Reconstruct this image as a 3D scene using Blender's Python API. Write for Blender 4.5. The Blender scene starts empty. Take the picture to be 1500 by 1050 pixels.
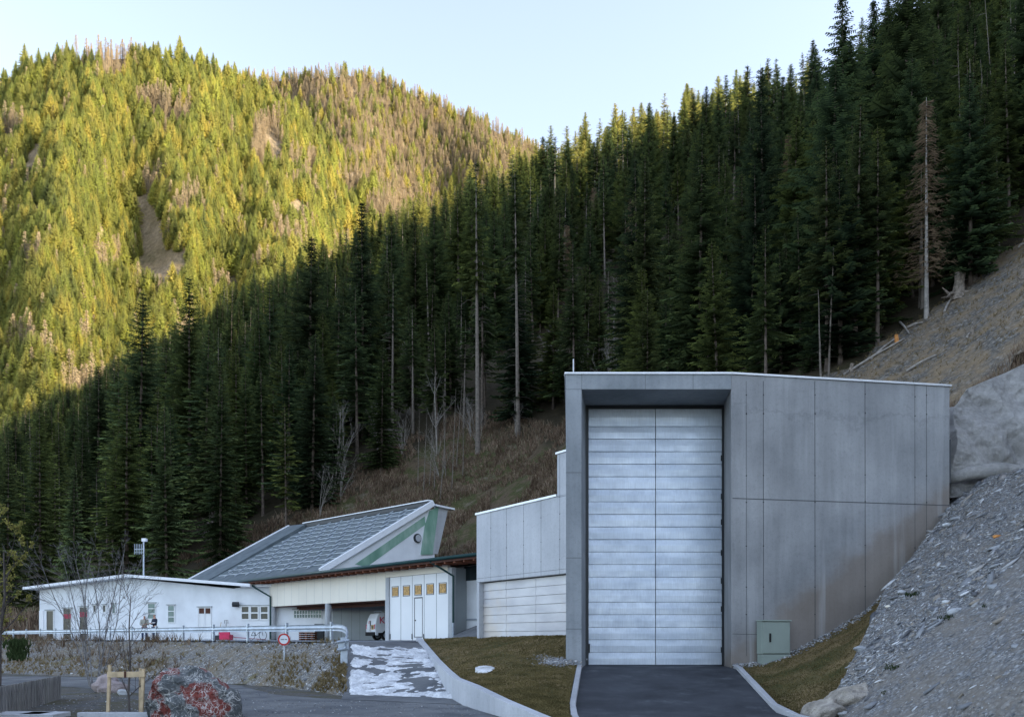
import bpy, bmesh, math, random
import numpy as np
from mathutils import Vector, Matrix
random.seed(7); rng = np.random.default_rng(7)
S = bpy.context.scene
COL = S.collection
PI = math.pi
F = 1250.0; EYE = 2.0; HZ = 933.0; CX = 750.0

# ------------------------------------------------------------------ helpers
def gx(px, d): return (px-CX)/F*d
def G(px, d, z): return Vector((gx(px, d), d, z))
def P(px, py, d): return Vector((gx(px, d), d, EYE+(HZ-py)/F*d))

def link(o, parent=None):
    COL.objects.link(o)
    if parent is not None: o.parent = parent
    return o
def tag(o, label=None, cat=None, group=None, kind=None):
    if label: o['label'] = label
    if cat: o['category'] = cat
    if group: o['group'] = group
    if kind: o['kind'] = kind
    return o
def empty(name, loc, label=None, cat=None, group=None, rz=0):
    o = bpy.data.objects.new(name, None); o.empty_display_size = .2
    o.location = loc; o.rotation_euler = (0, 0, rz)
    COL.objects.link(o)
    return tag(o, label, cat, group)
def copy_tree(o, parent=None):
    c = o.copy(); COL.objects.link(c)
    if parent is not None: c.parent = parent
    for ch in list(o.children): copy_tree(ch, c)
    return c

class MB:
    def __init__(s): s.v = []; s.f = []; s.sm = False
    def add(s, vs, fs):
        n = len(s.v); s.v += [tuple(v) for v in vs]; s.f += [tuple(i+n for i in f) for f in fs]; return s
    def box(s, x0, x1, y0, y1, z0, z1):
        vs = [(x, y, z) for z in (z0, z1) for y in (y0, y1) for x in (x0, x1)]
        return s.add(vs, [(0,2,3,1),(4,5,7,6),(0,1,5,4),(2,6,7,3),(0,4,6,2),(1,3,7,5)])
    def hexa(s, b, t):      # bottom 4 and top 4 points, counter-clockwise from above
        n = len(b)
        return s.add(list(b)+list(t), [tuple(range(n))[::-1], tuple(range(n, 2*n))]+[(i, (i+1) % n, n+(i+1) % n, n+i) for i in range(n)])
    def prism(s, poly, ext):
        ext = Vector(ext); b = [Vector(p) for p in poly]; return s.hexa(b, [p+ext for p in b])
    def bar(s, a, b, w, h=None, up=(0,0,1)):
        a = Vector(a); b = Vector(b); h = h or w; d = (b-a).normalized(); up = Vector(up)
        if abs(d.dot(up)) > .98: up = Vector((0, 1, 0))
        r = d.cross(up).normalized(); u = r.cross(d).normalized()
        q = [r*w/2+u*h/2, -r*w/2+u*h/2, -r*w/2-u*h/2, r*w/2-u*h/2]
        return s.hexa([a+p for p in q], [b+p for p in q])
    def tube(s, pts, rad, n=8, cap=True):
        pts = [Vector(p) for p in pts]; rad = rad if hasattr(rad, '__len__') else [rad]*len(pts)
        base = len(s.v); prev = None
        for i, p in enumerate(pts):
            d = (pts[min(i+1, len(pts)-1)]-pts[max(i-1, 0)]).normalized()
            if prev is None:
                r = d.cross(Vector((0,0,1)) if abs(d.z) < .9 else Vector((1,0,0))).normalized()
            else: r = (prev-d*prev.dot(d)).normalized()
            prev = r; u = d.cross(r)
            for k in range(n):
                a = 2*PI*k/n; s.v.append(tuple(p+(r*math.cos(a)+u*math.sin(a))*rad[i]))
        for i in range(len(pts)-1):
            for k in range(n):
                a = base+i*n+k; b = base+i*n+(k+1) % n; s.f.append((a, b, b+n, a+n))
        if cap:
            s.f.append(tuple(base+k for k in range(n))[::-1]); s.f.append(tuple(base+(len(pts)-1)*n+k for k in range(n)))
        return s
    def build(s, name, mat, parent=None, bevel=0, smooth=False, tf=None):
        vs = s.v if tf is None else [tuple(tf(Vector(v))) for v in s.v]
        me = bpy.data.meshes.new(name); me.from_pydata(vs, [], s.f); me.update()
        bm = bmesh.new(); bm.from_mesh(me); bmesh.ops.recalc_face_normals(bm, faces=bm.faces); bm.to_mesh(me); bm.free()
        me.materials.append(mat)
        if smooth: me.polygons.foreach_set('use_smooth', [True]*len(me.polygons))
        o = bpy.data.objects.new(name, me); link(o, parent)
        if parent is not None: o.matrix_parent_inverse = parent.matrix_basis.inverted()
        if bevel:
            m = o.modifiers.new('bevel', 'BEVEL'); m.width = bevel; m.segments = 2; m.limit_method = 'ANGLE'
        return o

def local_build(mb, name, mat, parent, **k):     # vertices are already in the parent's local space
    o = mb.build(name, mat, None, **k); o.parent = parent; return o

def np_mesh(name, V, Fq, mat, parent=None, smooth=False, tris=False):
    me = bpy.data.meshes.new(name); k = 3 if tris else 4
    me.vertices.add(len(V)); me.vertices.foreach_set('co', np.asarray(V, dtype=np.float32).ravel())
    n = len(Fq); me.loops.add(n*k); me.loops.foreach_set('vertex_index', np.asarray(Fq, dtype=np.int32).ravel())
    me.polygons.add(n); me.polygons.foreach_set('loop_start', np.arange(n, dtype=np.int32)*k)
    if smooth: me.polygons.foreach_set('use_smooth', np.ones(n, dtype=bool))
    me.update(calc_edges=True); me.validate()
    me.materials.append(mat)
    o = bpy.data.objects.new(name, me); link(o, parent); return o

# vectorised value noise
_T = rng.random((256, 256))
def vn(x, y):
    x = np.asarray(x, float); y = np.asarray(y, float)
    xi = np.floor(x).astype(int); yi = np.floor(y).astype(int); fx = x-xi; fy = y-yi
    fx = fx*fx*(3-2*fx); fy = fy*fy*(3-2*fy); g = lambda a, b: _T[a & 255, b & 255]
    return (g(xi, yi)*(1-fx)+g(xi+1, yi)*fx)*(1-fy)+(g(xi, yi+1)*(1-fx)+g(xi+1, yi+1)*fx)*fy
def fbm(x, y, o=4):
    r = 0; a = .5
    for i in range(o): r = r+a*(vn(x*2**i+17.3*i, y*2**i+5.1*i)-.5)*2; a *= .5
    return r

# ------------------------------------------------------------------ materials
def newmat(name):
    m = bpy.data.materials.new(name); m.use_nodes = True; nt = m.node_tree; nt.nodes.clear()
    out = nt.nodes.new('ShaderNodeOutputMaterial'); return m, nt, out
def N(nt, t, **k):
    n = nt.nodes.new(t)
    for a, b in k.items(): setattr(n, a, b)
    return n
def ramp(nt, fac, stops):
    r = N(nt, 'ShaderNodeValToRGB'); e = r.color_ramp.elements
    while len(e) < len(stops): e.new(.5)
    for i, (p, c) in enumerate(stops):
        e[i].position = p; e[i].color = (*c, 1) if len(c) == 3 else c
    nt.links.new(fac, r.inputs[0]); return r.outputs[0]
def mix(nt, fac, a, b, mode='MIX'):
    n = N(nt, 'ShaderNodeMix', data_type='RGBA', blend_type=mode)
    for i, v in ((0, fac), (6, a), (7, b)):
        if isinstance(v, (int, float)): n.inputs[i].default_value = v
        elif isinstance(v, tuple): n.inputs[i].default_value = (*v, 1)
        else: nt.links.new(v, n.inputs[i])
    return n.outputs[2]
def noise(nt, scale, detail=4, vec=None, rough=.55, dist=0, sc=None):
    n = N(nt, 'ShaderNodeTexNoise'); n.inputs['Scale'].default_value = scale; n.inputs['Detail'].default_value = detail
    n.inputs['Roughness'].default_value = rough; n.inputs['Distortion'].default_value = dist
    g = vec
    if g is None: g = N(nt, 'ShaderNodeNewGeometry').outputs['Position']
    if sc:
        mp = N(nt, 'ShaderNodeMapping'); mp.inputs['Scale'].default_value = sc; nt.links.new(g, mp.inputs[0]); g = mp.outputs[0]
    nt.links.new(g, n.inputs['Vector']); return n.outputs[0]
def bump(nt, h, strength, dist, prev=None):
    b = N(nt, 'ShaderNodeBump'); b.inputs['Strength'].default_value = strength; b.inputs['Distance'].default_value = dist
    nt.links.new(h, b.inputs['Height'])
    if prev is not None: nt.links.new(prev, b.inputs['Normal'])
    return b.outputs[0]
def finish(nt, out, col, rough=.8, metal=0, normal=None, spec=.3):
    p = N(nt, 'ShaderNodeBsdfPrincipled')
    for k, v in (('Base Color', col), ('Roughness', rough), ('Metallic', metal), ('Specular IOR Level', spec)):
        if isinstance(v, (int, float)): p.inputs[k].default_value = v
        elif isinstance(v, tuple): p.inputs[k].default_value = (*v, 1)
        else: nt.links.new(v, p.inputs[k])
    if normal is not None: nt.links.new(normal, p.inputs['Normal'])
    nt.links.new(p.outputs[0], out.inputs[0])
def plain(name, col, rough=.7, metal=0, var=.12, scale=3, bs=0, bd=.01):
    m, nt, out = newmat(name)
    n1 = noise(nt, scale, 5)
    c = ramp(nt, n1, [(.3, tuple(v*(1-var) for v in col)), (.7, tuple(min(1, v*(1+var)) for v in col))])
    nrm = bump(nt, noise(nt, scale*8, 4), bs, bd) if bs else None
    finish(nt, out, c, rough, metal, nrm); return m

def concrete(name, a, b, stain=(.2,.17,.13), stain_amt=.0, streak=.5):
    m, nt, out = newmat(name)
    big = noise(nt, .35, 6, rough=.6); c = ramp(nt, big, [(.3, a), (.7, b)])
    st = ramp(nt, noise(nt, 1.0, 5, sc=(3.2, 3.2, .22)), [(.35, (.78,.78,.78)), (.62, (1.06,1.06,1.06))])
    c = mix(nt, streak, c, st, 'MULTIPLY')
    sp = ramp(nt, noise(nt, 9, 6, rough=.75), [(.28, (.72,.72,.72)), (.5, (1,1,1))]); c = mix(nt, .6, c, sp, 'MULTIPLY')
    pores = ramp(nt, noise(nt, 38, 2), [(.27, (.45,.45,.45)), (.34, (1,1,1))]); c = mix(nt, .7, c, pores, 'MULTIPLY')
    if stain_amt:
        f = ramp(nt, noise(nt, .5, 5), [(.45, (0,0,0)), (.7, (1,1,1))])
        ma = N(nt, 'ShaderNodeMath', operation='MULTIPLY'); ma.inputs[1].default_value = stain_amt; nt.links.new(f, ma.inputs[0])
        c = mix(nt, ma.outputs[0], c, stain)
    nr = bump(nt, noise(nt, 30, 5, rough=.7), .25, .01); nr = bump(nt, noise(nt, 1.2, 3), .3, .03, nr)
    finish(nt, out, c, .85, 0, nr, .25); return m

def gravel(name, cols, scale=9, dirt=(.12,.1,.08), dirt_amt=.5, grass=None, strat=None, bstr=1.0):
    m, nt, out = newmat(name)
    geo = N(nt, 'ShaderNodeNewGeometry').outputs['Position']
    nz = N(nt, 'ShaderNodeTexNoise'); nz.inputs['Scale'].default_value = scale*.8; nt.links.new(geo, nz.inputs['Vector'])
    wv = N(nt, 'ShaderNodeVectorMath', operation='MULTIPLY_ADD'); wv.inputs[1].default_value = (.12,)*3
    nt.links.new(nz.outputs[1], wv.inputs[0]); nt.links.new(geo, wv.inputs[2])
    mp = N(nt, 'ShaderNodeMapping'); mp.inputs['Scale'].default_value = strat or (1,1,1); nt.links.new(wv.outputs[0], mp.inputs[0])
    v1 = N(nt, 'ShaderNodeTexVoronoi'); v1.inputs['Scale'].default_value = scale; nt.links.new(mp.outputs[0], v1.inputs[0])
    v2 = N(nt, 'ShaderNodeTexVoronoi'); v2.inputs['Scale'].default_value = scale*2.7; nt.links.new(mp.outputs[0], v2.inputs[0])
    sep = N(nt, 'ShaderNodeSeparateColor'); nt.links.new(v1.outputs['Color'], sep.inputs[0])
    sep2 = N(nt, 'ShaderNodeSeparateColor'); nt.links.new(v2.outputs['Color'], sep2.inputs[0])
    k = len(cols); c1 = ramp(nt, sep.outputs[0], [(i/(k-1), c) for i, c in enumerate(cols)])
    c2 = ramp(nt, sep2.outputs[1], [(i/(k-1), c) for i, c in enumerate(cols)])
    c = mix(nt, ramp(nt, noise(nt, scale*.5, 4), [(.4, (0,0,0)), (.6, (1,1,1))]), c1, c2)
    edge = ramp(nt, v1.outputs['Distance'], [(.1, (1,1,1)), (.55, (.35,.35,.35))]); c = mix(nt, .7, c, edge, 'MULTIPLY')
    f = ramp(nt, noise(nt, .7, 6, rough=.7), [(.42, (0,0,0)), (.62, (dirt_amt,)*3)]); c = mix(nt, f, c, dirt)
    if grass:
        f = ramp(nt, noise(nt, .45, 7, rough=.75), [(grass[3], (0,0,0)), (grass[3]+.08, (.85,.85,.85))])
        gc = mix(nt, noise(nt, 14, 4), grass[:3], tuple(v*1.7 for v in grass[:3])); c = mix(nt, f, c, gc)
    nr = bump(nt, v1.outputs['Distance'], .8*bstr, -.05); nr = bump(nt, v2.outputs['Distance'], .6*bstr, -.02, nr)
    finish(nt, out, c, .9, 0, nr, .2); return m

def foliage(name, dark, light, random_cols=None, transl=.25, nscale=.6, tip=None):
    m, nt, out = newmat(name)
    c = ramp(nt, noise(nt, nscale, 5, rough=.7), [(.3, dark), (.7, light)])
    oi = N(nt, 'ShaderNodeObjectInfo')
    if random_cols:
        k = len(random_cols); rc = ramp(nt, oi.outputs['Random'], [(i/max(1, k-1), q) for i, q in enumerate(random_cols)])
        c = mix(nt, 1.0, c, rc, 'MULTIPLY')
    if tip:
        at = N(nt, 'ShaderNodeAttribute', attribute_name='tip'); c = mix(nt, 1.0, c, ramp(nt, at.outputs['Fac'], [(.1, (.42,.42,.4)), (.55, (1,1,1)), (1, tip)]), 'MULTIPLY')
    d = N(nt, 'ShaderNodeBsdfDiffuse'); t = N(nt, 'ShaderNodeBsdfTranslucent'); mx = N(nt, 'ShaderNodeMixShader')
    mx.inputs[0].default_value = transl
    nt.links.new(c, d.inputs[0]); nt.links.new(c, t.inputs[0]); nt.links.new(d.outputs[0], mx.inputs[1]); nt.links.new(t.outputs[0], mx.inputs[2])
    nt.links.new(mx.outputs[0], out.inputs[0]); return m

M = {}
M['concrete'] = concrete('concrete_grey', (.20,.225,.245), (.34,.365,.39))
M['concrete_side'] = concrete('concrete_side', (.215,.225,.235), (.345,.355,.365), streak=.6)
def side_mat():
    m = M['concrete_side']; nt = m.node_tree; pr = [n for n in nt.nodes if n.type == 'BSDF_PRINCIPLED'][0]; c = pr.inputs['Base Color'].links[0].from_socket
    pos = N(nt, 'ShaderNodeNewGeometry').outputs['Position']; sp = N(nt, 'ShaderNodeSeparateXYZ'); nt.links.new(pos, sp.inputs[0])
    def math_(op, a, b):
        n = N(nt, 'ShaderNodeMath', operation=op)
        for i, v in enumerate((a, b)):
            if isinstance(v, (int, float)): n.inputs[i].default_value = v
            else: nt.links.new(v, n.inputs[i])
        return n.outputs[0]
    # splash of soil: height above the bank line z = .75*x - 5.9
    h = math_('SUBTRACT', sp.outputs[2], math_('SUBTRACT', math_('MULTIPLY', sp.outputs[0], .74), 5.6)); h = math_('ADD', h, math_('MULTIPLY', noise(nt, .9, 4), -1.6))
    f = ramp(nt, math_('MULTIPLY', h, .35), [(.0, (.55,)*3), (.16, (.18,)*3), (.4, (0,0,0))]); c = mix(nt, f, c, (.17,.125,.085))
    # darker wet band low down and irregular stains below the coping
    b = math_('ADD', math_('SUBTRACT', sp.outputs[2], 10.4), math_('MULTIPLY', math_('SUBTRACT', noise(nt, .55, 7, rough=.7), .5), 3.2))
    g = ramp(nt, math_('ADD', math_('MULTIPLY', b, .8), .5), [(.38, (0,0,0)), (.5, (.25,)*3), (.58, (.0,)*3)]); c = mix(nt, g, c, (.10,.105,.11))
    g = ramp(nt, noise(nt, .8, 6, sc=(2.2,2.2,.12)), [(.56, (0,0,0)), (.66, (.4,)*3)]); c = mix(nt, g, c, (.40,.41,.42))
    nt.links.new(c, pr.inputs['Base Color'])
side_mat()
M['concrete_light'] = concrete('concrete_light', (.40,.42,.45), (.52,.54,.57), streak=.3)
M['concrete_old'] = concrete('concrete_old', (.32,.34,.36), (.5,.52,.54), streak=.6)
M['kerb'] = concrete('kerb_stone', (.30,.31,.33), (.45,.46,.48), streak=.2)
M['joint'] = plain('joint', (.07,.075,.08), .9)
M['hole'] = plain('anchor_hole', (.04,.04,.045), .9)
M['coping'] = plain('coping_metal', (.62,.64,.66), .4, .35, .08)
M['dark_metal'] = plain('dark_metal', (.03,.035,.04), .5)
M['white'] = plain('white_render', (.71,.74,.77), .85, 0, .10, .8, .1)
M['white_panel'] = plain('white_panel', (.74,.76,.77), .6, 0, .04, .5)
M['cream_panel'] = plain('cream_panel', (.76,.72,.62), .6, 0, .05, .5)
M['fascia'] = plain('fascia', (.75,.78,.82), .5, 0, .05)
M['zinc'] = plain('galvanised', (.36,.41,.47), .42, .45, .2, 2.5)
M['green_dark'] = plain('green_gutter', (.012,.05,.05), .4)
M['wood_brown'] = plain('brown_timber', (.17,.055,.025), .7, 0, .35, 6)
M['wood_dark'] = plain('dark_timber', (.075,.03,.02), .8, 0, .3, 6)
M['board'] = plain('boarded_pane', (.45,.27,.09), .6, 0, .5, 9)
M['glass'] = plain('dark_glass', (.02,.03,.035), .08, 0, .3, 2)
M['glass_green'] = plain('greenish_glass', (.14,.22,.21), .15, 0, .3, 1)
M['grey_interior'] = plain('carport_lining', (.30,.33,.34), .85, 0, .1, .6)
M['red_wine'] = plain('wine_red', (.28,.02,.05), .5)
M['cabinet'] = plain('cabinet_paint', (.25,.30,.27), .55, 0, .06, 2)
M['rubber'] = plain('rubber', (.012,.012,.013), .85)
M['pink'] = plain('magenta_red', (.55,.03,.09), .4)
M['sign_red'] = plain('sign_red', (.42,.03,.03), .45, 0, .1, 8)
M['sign_white'] = plain('sign_white', (.62,.66,.70), .45, 0, .05)
M['bark_stem'] = plain('stem_bark', (.15,.13,.11), .9, 0, .4, 4)
M['bark_spruce'] = plain('spruce_bark', (.10,.08,.065), .95, 0, .5, 3, .6, .03)
M['bark_pale'] = plain('pale_bark', (.27,.25,.225), .9, 0, .35, 4)
M['bark_birch'] = plain('birch_bark', (.17,.165,.165), .9, 0, .6, 7)
M['bark_dark'] = plain('dark_bark', (.085,.075,.07), .9, 0, .35, 6)
def twig_mat():
    m, nt, out = newmat('twig_brown'); g_ = N(nt, 'ShaderNodeNewGeometry')
    c = ramp(nt, g_.outputs['Random Per Island'], [(0, (.07,.05,.035)), (.4, (.14,.10,.075)), (.7, (.20,.15,.11)), (.92, (.30,.26,.20)), (1, (.10,.10,.035))])
    c = mix(nt, 1, c, ramp(nt, noise(nt, .35, 5), [(.35, (.55,.5,.45)), (.65, (1.25,1.2,1.15))]), 'MULTIPLY'); finish(nt, out, c, .9, 0, None, .1); return m
M['twig'] = twig_mat()
M['stake'] = plain('new_timber', (.46,.36,.23), .75, 0, .25, 5)
M['van'] = plain('van_paint', (.72,.75,.78), .3, 0, .03)
M['skin'] = plain('skin', (.45,.25,.18), .6)
M['hair'] = plain('hair', (.05,.035,.03), .8)
M['hair_grey'] = plain('hair_grey', (.3,.28,.26), .8)
M['navy'] = plain('navy_cloth', (.02,.025,.045), .9)
M['jeans'] = plain('denim', (.035,.06,.13), .9)
M['beige'] = plain('beige_cloth', (.32,.32,.28), .9, 0, .3, 6)
M['paper'] = plain('paper', (.7,.7,.7), .8)
M['stump'] = plain('weathered_stump', (.20,.17,.14), .95, 0, .5, 8, .8, .03)
M['orange_wood'] = plain('cut_wood', (.45,.2,.06), .8, 0, .3, 6)

def fence_mat():
    m, nt, out = newmat('weathered_boards')
    st = ramp(nt, noise(nt, 2, 6, sc=(9,9,.5)), [(.3, (.09,.09,.09)), (.7, (.34,.33,.32))])
    finish(nt, out, st, .9, 0, bump(nt, noise(nt, 3, 4, sc=(14,14,.7)), .4, .01)); return m
M['fence'] = fence_mat()

def asphalt(name, a, b, wet=.35):
    m, nt, out = newmat(name)
    c = ramp(nt, noise(nt, .5, 6, rough=.65), [(.35, a), (.65, b)])
    sp = ramp(nt, noise(nt, 70, 3), [(.35, (.55,.55,.55)), (.65, (1.4,1.4,1.4))]); c = mix(nt, .6, c, sp, 'MULTIPLY')
    pt = ramp(nt, noise(nt, .9, 7, rough=.8), [(.56, (0,0,0)), (.72, (.5,.5,.5))]); c = mix(nt, pt, c, (.2,.22,.24))
    r = ramp(nt, noise(nt, .8, 4), [(.35, (.55,)*3), (.65, (.85,)*3)])
    finish(nt, out, c, r, 0, bump(nt, noise(nt, 60, 3), .5, .01), .3); return m
M['asphalt'] = asphalt('asphalt_new', (.022,.025,.032), (.045,.05,.06))
M['asphalt_old'] = asphalt('asphalt_old', (.075,.083,.095), (.16,.168,.175))
M['terrace'] = asphalt('terrace_asphalt', (.12,.14,.17), (.19,.21,.24))

stone_cols = [(.12,.125,.135), (.22,.23,.245), (.34,.355,.37), (.26,.255,.245), (.17,.155,.14), (.55,.56,.57)]
M['gravel_bank'] = gravel('slate_scree', stone_cols, 7, (.19,.17,.145), .7, strat=(1,1,1.6))
M['gravel_fine'] = gravel('fine_gravel', [(.09,.10,.11), (.16,.175,.19), (.25,.27,.28), (.42,.43,.44)], 11, (.10,.085,.06), .75, (.055,.06,.022,.56))
M['bank'] = gravel('embankment_gravel', [(.12,.115,.105), (.22,.215,.20), (.33,.33,.32), (.55,.55,.54)], 8, (.17,.135,.085), .85, (.11,.095,.045,.55))
M['ground'] = gravel('valley_ground', [(.09,.09,.09), (.15,.155,.16), (.22,.23,.24)], 10, (.10,.085,.06), .7, (.06,.055,.03,.5))

def lawn_mat():
    m, nt, out = newmat('dormant_lawn')
    c = ramp(nt, noise(nt, 1.2, 7, rough=.75), [(.3, (.06,.055,.022)), (.5, (.165,.122,.062)), (.7, (.27,.20,.105))])
    g = ramp(nt, noise(nt, .55, 5), [(.5, (0,0,0)), (.66, (.7,.7,.7))]); c = mix(nt, g, c, (.045,.058,.018))
    d = ramp(nt, noise(nt, 22, 5, rough=.8), [(.3, (.45,.45,.45)), (.7, (1.3,1.3,1.3))]); c = mix(nt, .8, c, d, 'MULTIPLY')
    finish(nt, out, c, .95, 0, bump(nt, noise(nt, 28, 5, rough=.8), .8, .04), .1); return m
M['lawn'] = lawn_mat()

def hill_mat(name, cols, gran=1.0):
    m, nt, out = newmat(name)
    k = len(cols); c = ramp(nt, noise(nt, .18*gran, 8, rough=.72), [(.25+.5*i/(k-1), q) for i, q in enumerate(cols)])
    d = ramp(nt, noise(nt, 2.2*gran, 6, rough=.8), [(.3, (.45,.45,.45)), (.68, (1.5,1.5,1.5))]); c = mix(nt, .85, c, d, 'MULTIPLY')
    pl = ramp(nt, noise(nt, 5.0*gran, 3), [(.66, (0,0,0)), (.74, (.6,.6,.6))]); c = mix(nt, pl, c, (.30,.27,.23))
    at = N(nt, 'ShaderNodeAttribute', attribute_name='wood'); c = mix(nt, at.outputs['Fac'], c, mix(nt, noise(nt, 1.5, 5), (.02,.02,.012), (.075,.06,.04)))
    nr = bump(nt, noise(nt, 2.5*gran, 7, rough=.8), 1.0, .25/gran)
    finish(nt, out, c, .95, 0, nr, .1); return m
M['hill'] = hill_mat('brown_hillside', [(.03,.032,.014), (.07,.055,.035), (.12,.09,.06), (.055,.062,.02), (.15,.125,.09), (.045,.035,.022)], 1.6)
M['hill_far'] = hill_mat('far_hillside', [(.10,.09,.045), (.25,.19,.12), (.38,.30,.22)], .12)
M['dirt'] = gravel('cut_slope', [(.085,.08,.075), (.14,.13,.115), (.19,.175,.15), (.3,.28,.25)], 5, (.20,.145,.085), .8, strat=(1,1,1))
M['rock_white'] = plain('pale_boulder', (.52,.54,.55), .9, 0, .25, 3, .6, .05)

def shotcrete_mat():
    m, nt, out = newmat('shotcrete')
    c = ramp(nt, noise(nt, .6, 7, rough=.75), [(.3, (.36,.355,.345)), (.5, (.50,.49,.475)), (.7, (.62,.61,.59))])
    c = mix(nt, .7, c, ramp(nt, noise(nt, 6, 7, rough=.8), [(.3, (.6,.6,.6)), (.7, (1.2,1.2,1.2))]), 'MULTIPLY')
    nr = bump(nt, noise(nt, 9, 7, rough=.85), 1.0, .16)
    finish(nt, out, c, .95, 0, nr, .15); return m
M['shotcrete'] = shotcrete_mat()

def door_mat():
    m, nt, out = newmat('brushed_zinc_sheet')
    c = ramp(nt, noise(nt, 1.0, 5, sc=(.5,.5,1.6)), [(.3, (.40,.46,.54)), (.7, (.60,.66,.73))])
    s = ramp(nt, noise(nt, 2.2, 6, sc=(14,14,.8)), [(.3, (.86,.86,.86)), (.7, (1.08,1.08,1.08))]); c = mix(nt, .8, c, s, 'MULTIPLY')
    sp = ramp(nt, noise(nt, 1.7, 7, rough=.8), [(.62, (0,0,0)), (.7, (.4,.4,.4))]); c = mix(nt, sp, c, (.70,.73,.76))
    r = ramp(nt, noise(nt, 3, 4), [(.3, (.34,)*3), (.7, (.52,)*3)])
    nr = bump(nt, noise(nt, .9, 3, sc=(.6,.6,1.4)), .15, .05)
    finish(nt, out, c, r, .3, nr, .4); return m
M['door'] = door_mat()
def door2_mat():
    m, nt, out = newmat('larch_grey_cladding')
    c = ramp(nt, noise(nt, .8, 5, sc=(.6,.6,2)), [(.3, (.40,.40,.42)), (.7, (.56,.56,.57))])
    f = ramp(nt, noise(nt, .5, 4), [(.5, (0,0,0)), (.7, (.5,.5,.5))]); c = mix(nt, f, c, (.50,.42,.32))
    finish(nt, out, c, .55, .2, bump(nt, noise(nt, 10, 4), .1, .01)); return m
M['wing_door'] = door2_mat()
def roof_mat():
    m, nt, out = newmat('grey_sheet_roof')
    c = ramp(nt, noise(nt, 1.2, 5), [(.3, (.075,.10,.115)), (.7, (.14,.17,.185))])
    finish(nt, out, c, .5, .3, bump(nt, noise(nt, 6, 3), .1, .01)); return m
M['roof'] = roof_mat()
M['roof_bar'] = plain('roof_bars', (.36,.41,.46), .5, .2)
def patina():
    m, nt, out = newmat('green_plaster')
    c = ramp(nt, noise(nt, .9, 6, sc=(1,1,.4)), [(.3, (.12,.24,.18)), (.5, (.19,.34,.26)), (.7, (.34,.46,.39))])
    finish(nt, out, c, .85, 0, bump(nt, noise(nt, 8, 4), .2, .01)); return m
M['green'] = patina()
def snow_mat():
    m, nt, out = newmat('old_snow')
    c = ramp(nt, noise(nt, 2.2, 7, rough=.75), [(.32, (.32,.33,.35)), (.5, (.62,.64,.67)), (.66, (.86,.88,.90))])
    d = ramp(nt, noise(nt, 11, 5, rough=.8), [(.28, (.4,.38,.35)), (.46, (1,1,1))]); c = mix(nt, .8, c, d, 'MULTIPLY')
    finish(nt, out, c, .7, 0, bump(nt, noise(nt, 9, 6, rough=.75), .7, .06), .3); return m
M['snow'] = snow_mat()
def marble():
    m, nt, out = newmat('red_veined_marble')
    c = ramp(nt, noise(nt, 1.5, 4, rough=.5), [(.40, (.085,.095,.10)), (.475, (.15,.16,.165)), (.505, (.15,.038,.032)), (.68, (.20,.05,.04))])
    c = mix(nt, .8, c, ramp(nt, noise(nt, 12, 6, rough=.8), [(.3, (.5,.5,.5)), (.7, (1.5,1.5,1.5))]), 'MULTIPLY')
    geo = N(nt, 'ShaderNodeNewGeometry').outputs['Position']; nz = N(nt, 'ShaderNodeTexNoise'); nz.inputs['Scale'].default_value = 2.2; nz.inputs['Detail'].default_value = 6; nt.links.new(geo, nz.inputs['Vector'])
    wv = N(nt, 'ShaderNodeVectorMath', operation='MULTIPLY_ADD'); wv.inputs[1].default_value = (.75,)*3; nt.links.new(nz.outputs[1], wv.inputs[0]); nt.links.new(geo, wv.inputs[2])
    for sc, w in ((1.6, .028), (4.2, .04), (9.5, .055)):
        v = N(nt, 'ShaderNodeTexVoronoi', feature='DISTANCE_TO_EDGE'); v.inputs['Scale'].default_value = sc; nt.links.new(wv.outputs[0], v.inputs['Vector'])
        ln = ramp(nt, v.outputs['Distance'], [(0, (1,1,1)), (w*.45, (.8,.8,.8)), (w, (0,0,0))]); msk = ramp(nt, noise(nt, 1.3+sc*.2, 4), [(.46, (0,0,0)), (.56, (.85,.85,.85))])
        c = mix(nt, mix(nt, 1.0, ln, msk, 'MULTIPLY'), c, (.60,.60,.58))
    finish(nt, out, c, .75, 0, bump(nt, noise(nt, 5, 7, rough=.75), .9, .06), .3); return m
M['marble'] = marble()
gvar = [(.5,.6,.7), (1.0,.95,.8), (.65,.75,.7), (1.45,1.35,.9), (.8,.95,1.0), (1.15,1.2,1.1)]
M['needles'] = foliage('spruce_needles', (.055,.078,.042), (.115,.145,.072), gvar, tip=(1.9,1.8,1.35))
M['needles_sun_tint'] = foliage('sun_tinted_spruce_needles', (.36,.37,.15), (.56,.53,.23), [(.45,.55,.6), (1.0,1.0,.85), (.66,.76,.7), (1.35,1.22,1.0), (.8,.9,.8), (1.15,1.2,.9)], .3, .3, tip=(1.5,1.42,1.2))  # bright copy of the spruce needles, sunlight painted into the colour
M['needles_crest_sun_tint'] = foliage('sun_tinted_crest_needles', (.24,.26,.09), (.42,.40,.15), [(.7,.8,.75), (1.0,1.0,.85), (1.25,1.15,.95)], .35, .3, tip=(1.5,1.42,1.2))  # same needles brightened for the crest, sunshine put into their tone
M['larch_sun_tint'] = foliage('sunlit_larch_twigs', (.32,.25,.15), (.46,.37,.25), [(.85,.85,.85), (1.05,1,.95)], .3, .3)  # lightened copy of the larch twigs, sunlight mixed into the colour
M['larch'] = foliage('larch_twigs', (.11,.08,.055), (.20,.15,.10), [(.85,.85,.85), (1.1,1.05,.95)], .2)
M['willow_leaf'] = foliage('willow_buds', (.20,.20,.06), (.36,.33,.10), None, .3)
M['shrub_green'] = foliage('shrub_green', (.025,.042,.018), (.06,.085,.035), None, .2, 6)
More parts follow.
